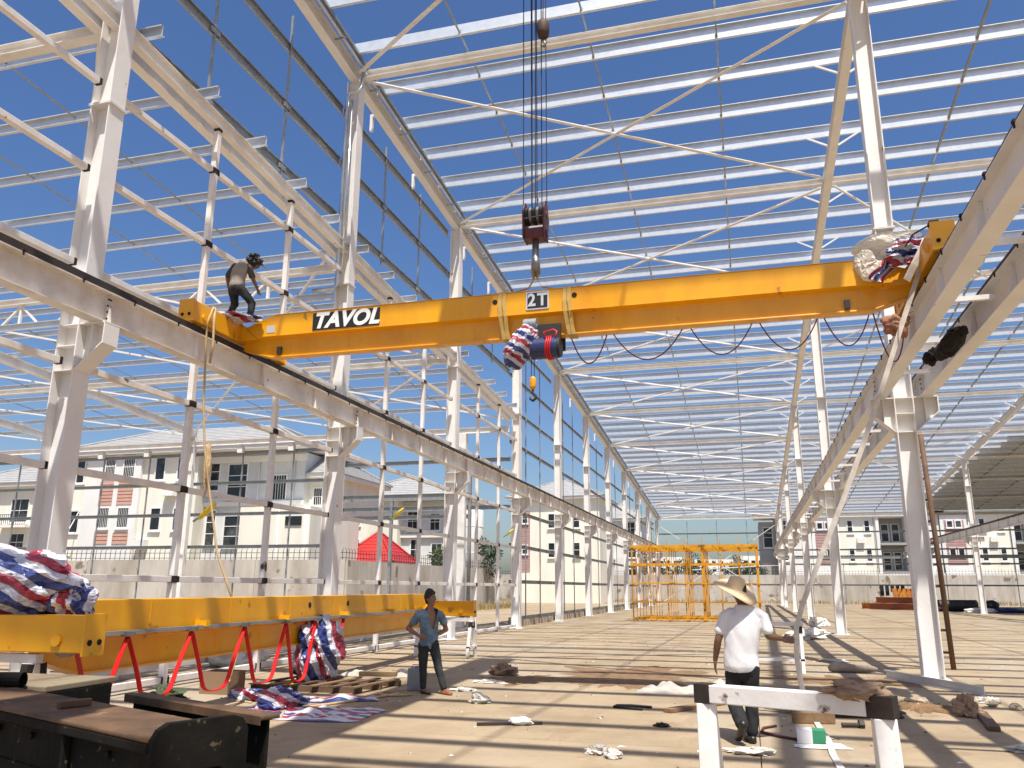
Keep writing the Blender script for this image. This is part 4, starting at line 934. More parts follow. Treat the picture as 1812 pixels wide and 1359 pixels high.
trestle('trestle', 'white tube trestle under the near end of the lying girder', (-7.6, 7.08, 0), (1, 0, 0), 1.3, .98, splay=.22)
# white tube lying on stub posts below the girder
t = thing('tube_sill', 'long white tube laid on short rusty stubs behind the lying girder', 'tube', (-12, 20, 0))
MB().bar((-10.9, 11.5, .16), (-12.2, 30, .16), .12, .12).build('tube', tubew, t)
for y, hh in ((13.2, .62), (16.5, .7), (20.4, .66), (25, .5)): MB().box(-11.1-(y-11.5)*.07, -10.98-(y-11.5)*.07, y-.06, y+.06, 0, hh).build('stub_post', tubew, t)
# tarpaulins round the lying girder
crumple((-7.62, 7.35, 1.66), (.70, .46, .36), 4, .30, 110, 64, period=.33).build('tarpaulin', tarp_m, label='large striped tarpaulin wrapped over the near end of the lying girder', cat='tarpaulin')
crumple((-6.98, 7.45, 1.50), (.22, .22, .20), 9, .4, sdir=(1, .1, .1)).build('tarpaulin', tarp_m2, label='small striped tarpaulin end tucked beside the big bundle at left', cat='tarpaulin')
crumple((-7.30, 13.5, .58), (.36, .50, .50), 12, .32, 72, 44, .02, 6., .34, (.9, .3, .35)).build('tarpaulin', tarp_m2, label='dark striped tarpaulin bag hanging under the lying girder', cat='tarpaulin')

# ================================================================== people
skin = mat('brown_skin', (.20, .098, .055), .5, base2=(.16, .075, .042), scale=9)
skin2 = mat('tan_skin', (.26, .13, .075), .5, base2=(.20, .098, .056), scale=9)
hairm = mat('black_hair', (.010, .009, .008), .55, base2=(.02, .017, .014), scale=40, bump=.6, bscale=60)
def remeshed(name, mb, m, parent, voxel=.009, smooth=4, wr=(0, 8), cut=None, seed=0):
    """overlapping volumes fused into one continuous skin, then smoothed and creased"""
    me = mb.mesh('tmp', m); o = bpy.data.objects.new('tmp', me); COL.objects.link(o)
    md = o.modifiers.new('r', 'REMESH'); md.mode = 'VOXEL'; md.voxel_size = voxel; md.use_smooth_shade = True
    ms = o.modifiers.new('s', 'SMOOTH'); ms.factor = .5; ms.iterations = smooth
    me2 = bpy.data.meshes.new_from_object(o.evaluated_get(bpy.context.evaluated_depsgraph_get()))
    bpy.data.objects.remove(o); bpy.data.meshes.remove(me)
    if wr[0]:
        off = Vector((seed*3.3, seed, seed*2)); nn = [v.normal.copy() for v in me2.vertices]
        for v, n in zip(me2.vertices, nn):
            q = Vector((v.co.x+.35*v.co.z, v.co.y, v.co.z*.55))*wr[1]+off
            v.co += n*wr[0]*((.28-abs(noise.noise(q)))*1.6+.5*noise.noise(q*2.3))
    if cut:
        import bmesh
        bm = bmesh.new(); bm.from_mesh(me2); bmesh.ops.delete(bm, geom=[f_ for f_ in bm.faces if cut(f_.calc_center_median())], context='FACES'); bm.to_mesh(me2); bm.free()
    me2.name = name; me2.materials.clear(); me2.materials.append(m)
    me2.polygons.foreach_set('use_smooth', [True]*len(me2.polygons))
    return put(name, me2, parent)
def etube(mb, pts, rad, side=(1,0,0), n=18):
    """tapered limb or trunk of elliptical section: rad = r or (across, deep); rounded ends"""
    pts = [Vector(p) for p in pts]; rad = [(q, q) if not isinstance(q, tuple) else q for q in rad]
    d0 = (pts[0]-pts[1]).normalized(); d1 = (pts[-1]-pts[-2]).normalized()
    def cap(p, q, d): return [(p+d*min(q)*k, (q[0]*s_, q[1]*s_)) for k, s_ in ((.35, .92), (.7, .7), (.92, .38))]
    seq = cap(pts[0], rad[0], d0)[::-1]+list(zip(pts, rad))+cap(pts[-1], rad[-1], d1)
    side = Vector(side); rings = []
    for i, (p, q) in enumerate(seq):
        d = (seq[min(i+1, len(seq)-1)][0]-seq[max(i-1, 0)][0]).normalized()
        s_ = side-d*side.dot(d)
        if s_.length < .05: s_ = d.orthogonal()
        s_.normalize(); b = d.cross(s_)
        rings.append([p+s_*q[0]*math.cos(2*math.pi*k/n)+b*q[1]*math.sin(2*math.pi*k/n) for k in range(n)])
    return mb.loft(rings)
def hand(mb, w, tip, side, curl=.25, thumb=1, s=1.):
    """palm, four unequal bent fingers and a thumb leaving the side of the palm"""
    w = Vector(w); tip = Vector(tip); d = (tip-w).normalized(); side = Vector(side); side = (side-d*side.dot(d)).normalized(); nrm = d.cross(side)
    k = w+d*.092*s
    etube(mb, [w-d*.01, w+d*.03*s, k], [(.026*s, .02*s), (.038*s, .018*s), (.040*s, .014*s)], side)
    for i, L in enumerate((.072, .082, .076, .060)):
        b0 = k+side*(.030-.020*i)*s-d*.006; dd = (d+side*(.10-.066*i)).normalized(); c = nrm*curl
        p1 = b0+(dd+c*.6).normalized()*L*.5*s; p2 = p1+(dd+c*1.7).normalized()*L*.32*s; p3 = p2+(dd+c*2.6).normalized()*L*.24*s
        etube(mb, [b0, p1, p2, p3], [.0095*s, .009*s, .0082*s, .0068*s], side, 8)
    t0 = w+d*.03*s+side*.028*s*thumb; dd = (d*.72+side*.66*thumb+nrm*curl*.5).normalized()
    etube(mb, [t0, t0+dd*.035*s, t0+dd*.035*s+(dd+d*.5).normalized()*.032*s], [.012*s, .0105*s, .008*s], nrm, 8)
def head(mb, c, fwd, up=(0,0,1), s=1.):
    c = Vector(c); fwd = Vector(fwd).normalized(); up = Vector(up); side = fwd.cross(up).normalized(); up = side.cross(fwd)
    def P(a, b, z): return c+side*a*s+fwd*b*s+up*z*s
    etube(mb, [P(0,-.02,.085), P(0,-.012,.04), P(0,0,0), P(0,.018,-.06), P(0,.035,-.10)], [(.058*s,.070*s),(.073*s,.092*s),(.074*s,.096*s),(.060*s,.076*s),(.034*s,.04*s)], side, 20)
    etube(mb, [P(0,.085,.02), P(0,.103,-.012), P(0,.113,-.030)], [.010*s,.012*s,.015*s], side, 8)      # nose
    etube(mb, [P(-.018,.090,-.068), P(.018,.090,-.068)], [.009*s,.009*s], up, 8)                          # lips
    for q in (-1, 1):
        etube(mb, [P(q*.072,-.012,.022), P(q*.080,-.018,-.005), P(q*.072,-.010,-.035)], [.010*s,.014*s,.008*s], side, 8)
        etube(mb, [P(q*.014,.087,.033), P(q*.046,.074,.031)], [.009*s,.008*s], up, 8)                     # brow
    return P
def foot(mb, an, toe, r_=.034):
    an = Vector(an); toe = Vector(toe); d = (toe-an); d.z = 0; d = d.normalized() if d.length > .01 else Vector((0,1,0)); heel = Vector((an.x, an.y, min(an.z, toe.z+.06)-.02))-d*.045
    return [heel, Vector((an.x, an.y, toe.z+.03))+d*.06, toe]

# --- man in straw hat walking away
HB = Vector((-.12, 10.1, 0))
pm = thing('person', 'man in wide straw hat, white shirt and black trousers walking away', 'person', tuple(HB))
W = lambda *a: HB+Vector(a)
body = MB(); S_ = (1, 0, 0)
etube(body, [W(-.03,0,.80), W(-.02,0,.95), W(.02,.01,1.2), W(.04,.01,1.36), W(.03,.0,1.45)], [(.15,.10),(.135,.095),(.165,.11),(.17,.10),(.08,.075)], S_)
etube(body, [W(.03,0,1.42), W(.01,.01,1.54)], [.058,.055], S_)
PH = head(body, W(-.01,.03,1.625), (-.35, 1, -.05))
for sh, el, wr, tp, th in (((-.165,0,1.37),(-.272,-.01,1.085),(-.318,.05,.86),(-.325,.08,.75),1), ((.225,0,1.37),(.285,-.03,1.14),(.43,.13,1.10),(.52,.19,1.085),-1)):
    etube(body, [W(*sh), W(*el)], [.052,.042], S_); etube(body, [W(*el), W(*(Vector(el).lerp(Vector(wr), .35))), W(*wr)], [.042,.041,.027], S_)
    hand(body, W(*wr), W(*tp), (0,1,.2) if th > 0 else (0,.5,1), .22, 1)
legs = (((-.105,0,.80),(-.15,.06,.44),(-.045,-.26,.20),(-.10,-.13,.045)), ((.065,0,.80),(.055,.05,.43),(.045,.0,.09),(-.03,.14,.035)))
for hp, kn, an, to in legs:
    etube(body, [W(*hp), W(*kn)], [.078,.055], S_); etube(body, [W(*kn), W(*an)], [.052,.036], S_)
remeshed('body', body, skin, pm, .0075, 3)
tee = MB()
etube(tee, [W(-.03,0,.80), W(-.03,0,.95), W(0,.0,1.15), W(.03,.0,1.33), W(.035,.0,1.425)], [(.195,.135),(.185,.13),(.195,.135),(.20,.125),(.115,.09)], S_, 28)
etube(tee, [W(-.11,0,1.385), W(-.185,0,1.34), W(-.24,0,1.19)], [.066,.066,.068], S_); etube(tee, [W(.17,0,1.385), W(.24,0,1.34), W(.278,-.02,1.20)], [.066,.066,.068], S_)
white_tee = mat('white_cotton', (.76, .75, .74), .85, base2=(.70, .69, .68), scale=6, bump=.1, bscale=60)
remeshed('shirt', tee, white_tee, pm, .011, 4, (.007, 6), lambda c: c.z > 1.475+.0 or c.z < HB.z+.745, 3)
tro = MB()
etube(tro, [W(-.02,0,.76), W(-.02,0,.87)], [(.165,.115),(.155,.11)], S_)
for hp, kn, an, to in legs:
    e = Vector(an)+(Vector(kn)-Vector(an))*.10
    etube(tro, [W(*hp), W(*(Vector(hp).lerp(Vector(kn), .5))), W(*kn), W(*(Vector(kn).lerp(Vector(an), .5))), W(*e)], [.10,.092,.080,.074,.070], S_)
blk_cloth = mat('black_trouser_cloth', (.009, .009, .010), .85, base2=(.014, .014, .016), scale=8)
remeshed('trousers', tro, blk_cloth, pm, .011, 3, (.012, 8), None, 5)
leather = mat('black_shoe_leather', (.018, .016, .014), .4)
for hp, kn, an, to in legs:
    sh = MB(); a_, t_ = Vector(an), Vector(to)
    if a_.z > .15: etube(sh, [W(*(a_+Vector((.0,-.02,.03)))), W(*(a_.lerp(t_, .55))), W(*(t_+Vector((-.01,.06,0))))], [(.046,.050),(.048,.042),(.042,.028)], S_)
    else: etube(sh, [W(a_.x+.0,-.05,.045), W(a_.x-.01,.05,.045), W(t_.x,t_.y,.032)], [(.042,.044),(.046,.042),(.040,.028)], S_)
    remeshed('shoe', sh, leather, pm, .008, 2)
straw = mat('straw_weave', (.74, .56, .34), .8, base2=(.64, .46, .26), scale=30, bump=.5, bscale=120)
hc = HB+Vector((-.045, .0, 1.665)); tilt = Matrix.Rotation(R(17), 4, 'Y') @ Matrix.Rotation(R(14), 4, 'X')
prof = [(.0,.125),(.05,.122),(.082,.105),(.094,.06),(.102,.005),(.125,-.006),(.17,-.010),(.215,-.018),(.255,-.032)]
rings = []
for rr, z in prof:
    ring = []
    for i in range(48):
        a = 2*math.pi*i/48; wv = max(0, rr-.11)*(.32*math.cos(a-2.6)-.22*math.cos(2*a+.5))
        q = tilt @ Vector((rr*math.cos(a)*1.0, rr*math.sin(a)*1.05, z+wv)); ring.append(hc+q)
    rings.append(ring)
ho = MB().loft(rings, False).build('straw_hat', straw, pm, smooth=True); md = ho.modifiers.new('t', 'SOLIDIFY'); md.thickness = .006
MB().loft([[hc+tilt @ Vector((rr*math.cos(2*math.pi*i/32), rr*1.05*math.sin(2*math.pi*i/32), z)) for i in range(32)] for rr, z in ((.1045,.008),(.0985,.04))], False).build('hat_band', mat('tan_hat_band', (.42, .28, .13), .8), pm, smooth=True)
hm = MB(); etube(hm, [PH(0,-.03,.05), PH(0,-.03,-.03)], [(.08,.088),(.076,.08)], S_); remeshed('hair', hm, hairm, pm, .009, 2, (.004, 30))

# --- man in blue shirt, hands on hips
BB = Vector((-5.0, 13.05, 0)); W = lambda *a: BB+Vector(a)
pm = thing('person', 'man in open faded blue shirt and dark jeans, hands on hips, looking right', 'person', tuple(BB))
fw = Vector((.80, -.60, 0)); sdv = Vector((.60, .80, 0))     # facing, and his left side
body = MB()
etube(body, [W(-.09,0,.76), W(-.09,0,.88), W(-.09,0,1.08), W(-.085,0,1.22), W(-.08,0,1.30)], [(.125,.09),(.115,.085),(.145,.10),(.15,.09),(.07,.065)], sdv)
etube(body, [W(-.08,0,1.28), W(-.065,-.01,1.40)], [.05,.048], sdv)
PB_ = head(body, W(-.07,-.005,1.475), (.95, -.30, .10), s=.96)
shA, elA, wrA = (-.235,-.10,1.235), (-.415,-.10,1.0), (-.20,-.17,.90); shB, elB, wrB = (.075,.10,1.235), (.13,.22,.98), (.0,.10,.89)
for sh, el, wr, tp in ((shA, elA, wrA, (-.10,-.15,.865)), (shB, elB, wrB, (-.05,.03,.87))):
    etube(body, [W(*sh), W(*el)], [.046,.039], sdv); etube(body, [W(*el), W(*(Vector(el).lerp(Vector(wr), .35))), W(*wr)], [.039,.037,.025], sdv)
    hand(body, W(*wr), W(*tp), (0,0,1), .3, 1, .95)
legs = (((-.165,-.03,.76),(-.165,-.02,.40),(-.155,0,.08),(-.02,-.11,.03)), ((-.01,.03,.76),(.085,.0,.42),(.195,.0,.08),(.35,-.10,.03)))
for hp, kn, an, to in legs:
    etube(body, [W(*hp), W(*kn)], [.07,.05], sdv); etube(body, [W(*kn), W(*an)], [.046,.032], sdv)
    a_, t_ = Vector(an), Vector(to); etube(body, [W(a_.x-.03,a_.y+.02,.04), W(*(a_.lerp(t_, .5)-Vector((0,0,.0)))), W(*t_)], [(.034,.036),(.036,.030),(.040,.02)], (.6,.8,0))
remeshed('body', body, skin2, pm, .0075, 3)
for q in (-1, 1): MB().loft([[PB_(q*.030+.009*k*math.cos(2*math.pi*i/10), .082+.008*(1-k), .012+.006*k*math.sin(2*math.pi*i/10)) for i in range(10)] for k in (1., .5, .05)]).build('eye', hairm, pm)
den = mat('faded_denim_cloth', (.10, .155, .20), .85, base2=(.22, .30, .36), scale=7, bump=.15, bscale=50, lo=.45, hi=.75)
shirt = MB()
etube(shirt, [W(-.09,0,.80), W(-.09,0,.92), W(-.09,0,1.08), W(-.085,0,1.21), W(-.08,0,1.285)], [(.165,.115),(.15,.11),(.168,.122),(.172,.112),(.10,.085)], sdv, 28)
etube(shirt, [W(-.15,-.05,1.255), W(-.25,-.10,1.20), W(-.32,-.10,1.10)], [.066,.068,.066], sdv); etube(shirt, [W(0,.05,1.255), W(.08,.10,1.20), W(.11,.16,1.10)], [.066,.068,.066], sdv)
etube(shirt, [W(-.05,-.085,.82), W(-.02,-.095,.70)], [(.06,.02),(.02,.012)], sdv)
def vneck(c):
    q = c-(BB+Vector((-.085,0,0))); a = q.dot(fw); s_ = q.dot(sdv)
    return q.z > 1.335 or (a > .03 and q.z > 1.0 and abs(s_-.0) < .02+.085*(q.z-1.0)/.32)
remeshed('shirt', shirt, den, pm, .0095, 3, (.010, 9), vneck, 8)
tro = MB()
etube(tro, [W(-.09,0,.74), W(-.09,0,.83)], [(.138,.10),(.13,.095)], sdv)
for hp, kn, an, to in legs: etube(tro, [W(*hp), W(*(Vector(hp).lerp(Vector(kn), .5))), W(*kn), W(*(Vector(kn).lerp(Vector(an), .5))), W(*(Vector(an)+Vector((0,0,.03))))], [.088,.08,.066,.058,.054], sdv)
remeshed('trousers', tro, mat('dark_denim', (.016, .019, .022), .85, base2=(.03, .034, .036), scale=6), pm, .010, 3, (.009, 9), None, 4)
for (hp, kn, an, to), m in zip(legs, (leather, mat('orange_brown_shoe', (.36, .11, .04), .5))):
    sh = MB(); a_, t_ = Vector(an), Vector(to); etube(sh, [W(a_.x-.03,a_.y+.02,.032), W(*(Vector((a_.x, a_.y, .03)).lerp(t_, .55))), W(t_.x, t_.y, .024)], [(.042,.032),(.044,.030),(.040,.022)], (.6,.8,0)); remeshed('shoe', sh, m, pm, .008, 2)
hm = MB(); etube(hm, [PB_(0,-.022,.105), PB_(0,-.022,.06), PB_(0,-.032,.0), PB_(0,-.04,-.04)], [(.066,.078),(.083,.096),(.080,.080),(.064,.058)], sdv); etube(hm, [PB_(-.04,.045,.095), PB_(.04,.045,.095)], [.024,.024], (0,0,1)); etube(hm, [PB_(-.062,.0,.03), PB_(-.066,-.01,-.03)], [.02,.014], sdv)
remeshed('hair', hm, hairm, pm, .008, 2, (.012, 40))

# --- worker stooping on the end of the hanging crane
WB = Vector((-9.05, 13.0, 6.60)); W = lambda *a: WB+Vector(a)
pm = thing('person', 'curly-haired worker in grey shirt stooping on the left end of the crane', 'person', tuple(WB))
body = MB(); fw = Vector((.45, .85, 0)).normalized(); sdv = Vector((.95, -.1, -.05)).normalized()
etube(body, [W(-.19,-.03,.66), W(-.21,0,.80), W(-.22,.03,.98), W(-.20,.07,1.15), W(-.15,.11,1.24)], [(.135,.10),(.125,.09),(.15,.10),(.155,.095),(.08,.07)], sdv)
etube(body, [W(-.15,.11,1.22), W(-.07,.17,1.28)], [.05,.048], sdv)
PW = head(body, W(-.015,.22,1.27), (.6, .7, -.55))
for sh, el, wr, tp in (((-.365,.04,1.16),(-.465,.03,.93),(-.455,.10,.71),(-.45,.13,.61)), ((-.03,.08,1.14),(.05,.10,.91),(.115,.19,.72),(.13,.23,.61))):
    etube(body, [W(*sh), W(*el)], [.048,.040], sdv); etube(body, [W(*el), W(*(Vector(el).lerp(Vector(wr), .35))), W(*wr)], [.040,.038,.026], sdv)
    hand(body, W(*wr), W(*tp), (.2,1,0), .5, 1, .95)
legs = (((-.275,-.02,.66),(-.27,.06,.37),(-.335,-.03,.08),(-.31,.15,.035)), ((-.10,-.02,.64),(.075,.12,.38),(.095,.06,.09),(.17,.22,.045)))
for hp, kn, an, to in legs:
    etube(body, [W(*hp), W(*kn)], [.074,.053], sdv); etube(body, [W(*kn), W(*an)], [.048,.034], sdv)
remeshed('body', body, skin, pm, .008, 3)
tee = MB()
etube(tee, [W(-.20,-.02,.74), W(-.21,0,.86), W(-.22,.03,.99), W(-.20,.07,1.14), W(-.155,.11,1.23)], [(.165,.12),(.155,.115),(.172,.12),(.178,.115),(.10,.085)], sdv, 26)
taupe = mat('taupe_shirt_cloth', (.30, .255, .21), .85, base2=(.24, .20, .165), scale=5)
remeshed('shirt', tee, taupe, pm, .011, 3, (.012, 8), None, 2)
dks = mat('charcoal_sleeve_cloth', (.04, .04, .036), .85, base2=(.07, .068, .06), scale=8)
for a_, b_, c_ in (((-.32,.04,1.17), (-.40,.035,1.08), (-.455,.03,.97)), ((-.07,.085,1.15), (-.01,.09,1.06), (.04,.10,.94))):
    sl = MB(); etube(sl, [W(*a_), W(*b_), W(*c_)], [.066,.064,.060], sdv); remeshed('sleeve', sl, dks, pm, .010, 3, (.008, 10))
tro = MB(); etube(tro, [W(-.19,-.03,.63), W(-.195,-.02,.74)], [(.155,.115),(.14,.105)], sdv)
for hp, kn, an, to in legs: etube(tro, [W(*hp), W(*(Vector(hp).lerp(Vector(kn), .5))), W(*kn), W(*(Vector(kn).lerp(Vector(an), .5))), W(*(Vector(an)+Vector((0,0,.04))))], [.093,.085,.073,.064,.058], sdv)
remeshed('trousers', tro, blk_cloth, pm, .010, 3, (.011, 8), None, 9)
for hp, kn, an, to in legs:
    sh = MB(); a_, t_ = Vector(an), Vector(to); etube(sh, [W(a_.x-.01,a_.y-.04,.045), W(*(a_.lerp(t_, .5)-Vector((0,0,.02)))), W(*t_)], [(.042,.042),(.044,.040),(.04,.026)], sdv); remeshed('shoe', sh, mat('grey_shoe', (.25, .22, .19), .7) if an[0] < 0 else MATS['grey_shoe'], pm, .009, 2)
hm = MB(); rg = random.Random(5)
for i in range(150):
    d = Vector((rg.gauss(0,1), rg.gauss(0,1), rg.gauss(0,1))).normalized(); p = PW(0,-.025,.03)+Vector((d.x*.145, d.y*.15, d.z*.145))*rg.uniform(.75, 1.08)
    if (p-PW(0,.09,-.02)).length < .09: continue
    etube(hm, [p, p+d*.015], [.022, .018], S_, 6)
etube(hm, [PW(0,-.02,.03), PW(0,-.03,.0)], [.10,.10], S_)
remeshed('hair', hm, hairm, pm, .009, 1)

# ================================================================== yellow stacked frames in the hall
cage = thing('yellow_frame_stack', 'yellow steel frame cage standing on the floor deep in the hall', 'steel cage', (-2.8, 47, 0))
ym = mat('yellow_frame_paint', (.68, .33, .012), .5, base2=(.48, .20, .01), scale=3, spots=(.20, .07, .01), spot_scale=5, spot_cut=.64)
cx = [-5.95+.91*i for i in range(8)]; cyy = (44.5, 46.0, 47.4, 48.8, 50.2); cz = (.12, .98, 1.92, 2.88, 3.82)
for j, y in enumerate(cyy):
    for i, x in enumerate(cx):
        wd = (.10 if i in (4, 7) else .06) if j == 0 else (.05 if i > 2 else .035)
        if j and i in (5, 6): continue
        MB().box(x-wd/2, x+wd/2, y-.03, y+.03, 0, 3.82).build('upright', ym, cage)
        if j == 0:
            MB().box(x-.015, x+.015, y-.015, y+.015, 3.821, 4.25+.1*math.sin(i*2.1)).build('pin', ym, cage)
    for k, z in enumerate(cz):
        h_ = .13 if k in (3, 4) else .07
        if j == 0 or k in (0, 4): MB().box(cx[0]-.1, cx[-1]+.1, y-.085, y-.035, z-h_/2, z+h_/2).build('rail', ym, cage)
for i, x in enumerate(cx):
    for k, z in enumerate(cz):
        if k in (0, 4) or i in (0, 7): MB().box(x+.035, x+.075, cyy[0], cyy[-1], z-.04, z+.04).build('cross_rail', ym, cage)
for i in range(26): MB().box(cx[0]+.12+i*.245, cx[0]+.15+i*.245, cyy[0], cyy[1], .16, .18).build('deck_bar', ym, cage)

# ================================================================== trestles, ladder, ropes and straps on the right
peel = mat('peeling_white_paint', (.80, .78, .75), .5, base2=(.68, .65, .61), scale=3, spots=(.16, .07, .04), spot_scale=7, spot_cut=.66, bump=.12, bscale=18)
t = thing('trestle', 'white tube trestle with scorched corners and peeling paint in the right foreground', 'trestle', (.2, 5, 0))
L0, L1 = Vector((-.29, 5.25, 1.055)), Vector((.62, 4.85, 1.065)); Z = Vector((0,0,1)); dd = (L1-L0).normalized()
o = MB().bar(L0, L1-dd*.06, .10, .10).build('top_rail', peel, t, bevel=.006)
MB().bar(L0-dd*.052, L0+dd*.045, .106, .106).build('scorched_joint', scorch, o); MB().bar(L1-dd*.07, L1+dd*.062, .108, .108).build('scorched_joint', scorch, o)
for e, sx_ in ((L0, .01), (L1, .03)):
    for s_, k in ((-1, .0), (1, .62)):
        foot_ = Vector((e.x+sx_+(.04 if s_ > 0 else 0), e.y+(k if s_ > 0 else -.06), 0)); top_ = Vector((e.x, e.y+(.03 if s_ > 0 else 0), e.z-.056))
        if s_ < 0: MB().bar(top_, foot_, .112, .10, up=(0,1,0)).build('leg', peel, t, bevel=.006)
        else: MB().bar(top_+Vector((0,.10,0)), foot_, .09, .09, up=(0,1,0)).build('leg', peel, t, bevel=.006)
paper = mat('brown_paper', (.34, .23, .15), .85, base2=(.24, .15, .09), scale=6)
crumple((.50, 4.90, 1.135), (.13, .09, .045), 31, .6, 40, 24).build('paper_scrap', paper, smooth=True, label='crumpled brown paper lying on the foreground trestle corner', cat='paper')
trestle('trestle', 'smaller white trestle beside the walking man near the strap', (.42, 18.5, 0), (1, -.02, 0), 1.15, 1.0, white, .2, .08)
t = thing('bamboo_ladder', 'brown pole ladder leaning behind the big right column', 'ladder', (4.0, 20.3, 0))
pole = mat('brown_pole', (.16, .085, .045), .75, base2=(.09, .05, .03), scale=5)
MB().tube([(4.08, 20.35, 0), (3.98, 20.05, 2.2), (3.83, 19.65, 5.0)], .055, 10).build('rail', pole, t, smooth=True)
MB().tube([(3.66, 20.55, 0), (3.57, 20.25, 2.2), (3.45, 19.85, 5.0)], .055, 10).build('rail', pole, t, smooth=True)
for i in range(10):
    q = (.35+i*.46)/5.0; a = Vector((4.08, 20.35, 0)).lerp(Vector((3.83, 19.65, 5.0)), q); b = Vector((3.66, 20.55, 0)).lerp(Vector((3.45, 19.85, 5.0)), q)
    MB().cyl(b+(b-a)*.1, a, .025, 8).build('rung', pole, t)
strap_m = mat('dirty_white_webbing', (.66, .60, .52), .85, base2=(.46, .41, .36), scale=7)
sp_pts = [(2.72,12.35,6.36),(2.58,12.35,5.98),(2.38,12.35,5.48),(1.97,12.35,4.41),(1.62,12.36,3.55),(1.31,12.37,2.83),(.95,12.38,2.05),(.68,12.38,1.45),(.575,12.37,1.14),(.55,12.35,.77),(.58,12.32,.41),(.64,12.28,.12),(.70,12.1,.02),(.71,11.3,.014),(.73,10.4,.03),(.71,9.6,.012),(.72,8.8,.012)]
ribbon(sp_pts, (1, .15, 0), .068, .012).build('strap', strap_m, label='long white webbing strap trailing from the crane end to the floor', cat='strap')
ribbon([(2.78,12.3,6.62),(2.70,12.22,6.45),(2.56,12.2,6.2),(2.44,12.22,5.98)], (1, .3, .2), .10, .012).build('strap', strap_m, label='short loose white strap end tied at the crane right end', cat='strap')
rope_m = mat('tan_fibre_rope', (.52, .38, .20), .9, base2=(.40, .28, .14), scale=30, bump=.4, bscale=80)
MB().tube([(-8.92,11.9,6.50),(-9.0,11.86,6.17),(-8.97,11.88,5.49),(-8.93,11.9,4.67),(-8.83,11.9,3.97),(-8.7,11.9,3.39),(-8.39,11.9,2.17),(-8.08,11.9,1.54),(-7.88,11.9,1.2),(-7.82,11.9,.9),(-7.84,11.9,.68),(-7.9,11.8,.26),(-7.62,11.39,.012),(-7.1,11.2,.012)], .019, 8).build('rope', rope_m, smooth=True, label='tan fibre rope dangling from the left crane end to the floor', cat='rope')
MB().tube([(-8.93,11.95,6.5),(-8.90,11.92,6.2),(-8.86,11.9,5.8),(-8.89,11.9,5.45)], .022, 8).build('rope', rope_m, smooth=True, label='short frayed tan rope end beside the long dangling rope', cat='rope')
crumple((-8.78, 11.95, 3.6), (.045, .045, .34), 44, .5, 30, 40).build('rope_bundle', rope_m, smooth=True, label='tangled tan rope bundle halfway down the dangling rope', cat='rope')
crumple((2.33, 12.75, 5.47), (.17, .14, .15), 51, .45, 40, 28).build('cloth_bundle', mat('brown_sacking', (.26, .17, .11), .9, base2=(.34, .12, .07), scale=5), smooth=True, label='brown and reddish cloth bundle behind the strap under the crane end', cat='cloth')
bagm = mat('black_plastic_bag', (.010, .008, .009), .85, spec=.2)
crumple((3.22, 13.55, 5.36), (.16, .62, .13), 53, .28, 48, 28, lean=(0, -.25, 0)).build('plastic_bag', bagm, smooth=True, label='black plastic bundle stuffed between the two right runway beams', cat='bag')
crumple((3.22, 14.95, 5.52), (.10, .30, .12), 57, .4, 40, 24).build('plastic_bag', bagm, smooth=True, label='smaller dark bundle between the runway beams nearer the column', cat='bag')

# ================================================================== work lights on the tube posts
lampy = mat('yellow_lamp_plastic', (.80, .62, .02), .4)
for i, (y, z, lab) in enumerate(((12.75, 2.84, 'yellow work lamp on the tube post nearest the camera'), (21.2, 3.52, 'yellow work lamp on a tube post above the red roof'), (32.5, 3.72, 'yellow work lamp on the last tube post before the girts'))):
    t = thing('work_lamp', lab, 'lamp', (XL, y, z), 'work lamps on the tube posts')
    MB().loft([[(XL+.16+k*.30+rr*.5*math.cos(2*math.pi*q/12), y+rr*math.sin(2*math.pi*q/12), z+k*.22+rr*math.cos(2*math.pi*q/12)) for q in range(12)] for k, rr in ((0,.03),(.2,.07),(.6,.09),(.95,.07),(1.05,.02))]).build('lamp_head', lampy, t, smooth=True)
    MB().bar((XL+.05, y, z-.06), (XL+.2, y, z+.03), .03, .03).build('bracket', galvd, t)

# ================================================================== roof sheets laid over the far right bay
shm = mat('ribbed_roof_sheet', (.17, .19, .21), .5, metal=.3, base2=(.13, .145, .16), scale=2)
def corr(mb, x0, x1, ya, yb):
    n = int((x1-x0)/.25)
    pts = []
    for i in range(n+1):
        x = x0+(x1-x0)*i/n; pts += [(x, .0), (x+.05, .035), (x+.09, .035), (x+.14, 0)] if i < n else [(x, 0)]
    vs = []
    for y in (ya, yb): vs += [(x, y, ZT(y)+RT+.38+h_) for x, h_ in pts]
    m = len(pts); return mb.add(vs, [(i, i+1, m+i+1, m+i) for i in range(m-1)])
x = X3+1.0
while x < X4+10:
    q = corr(MB(), x, x+.99, 58+random.uniform(-.2,.2)+max(0, (20-x)*3), YE+.4).build('roof_sheet', shm, hall); x += 1.0

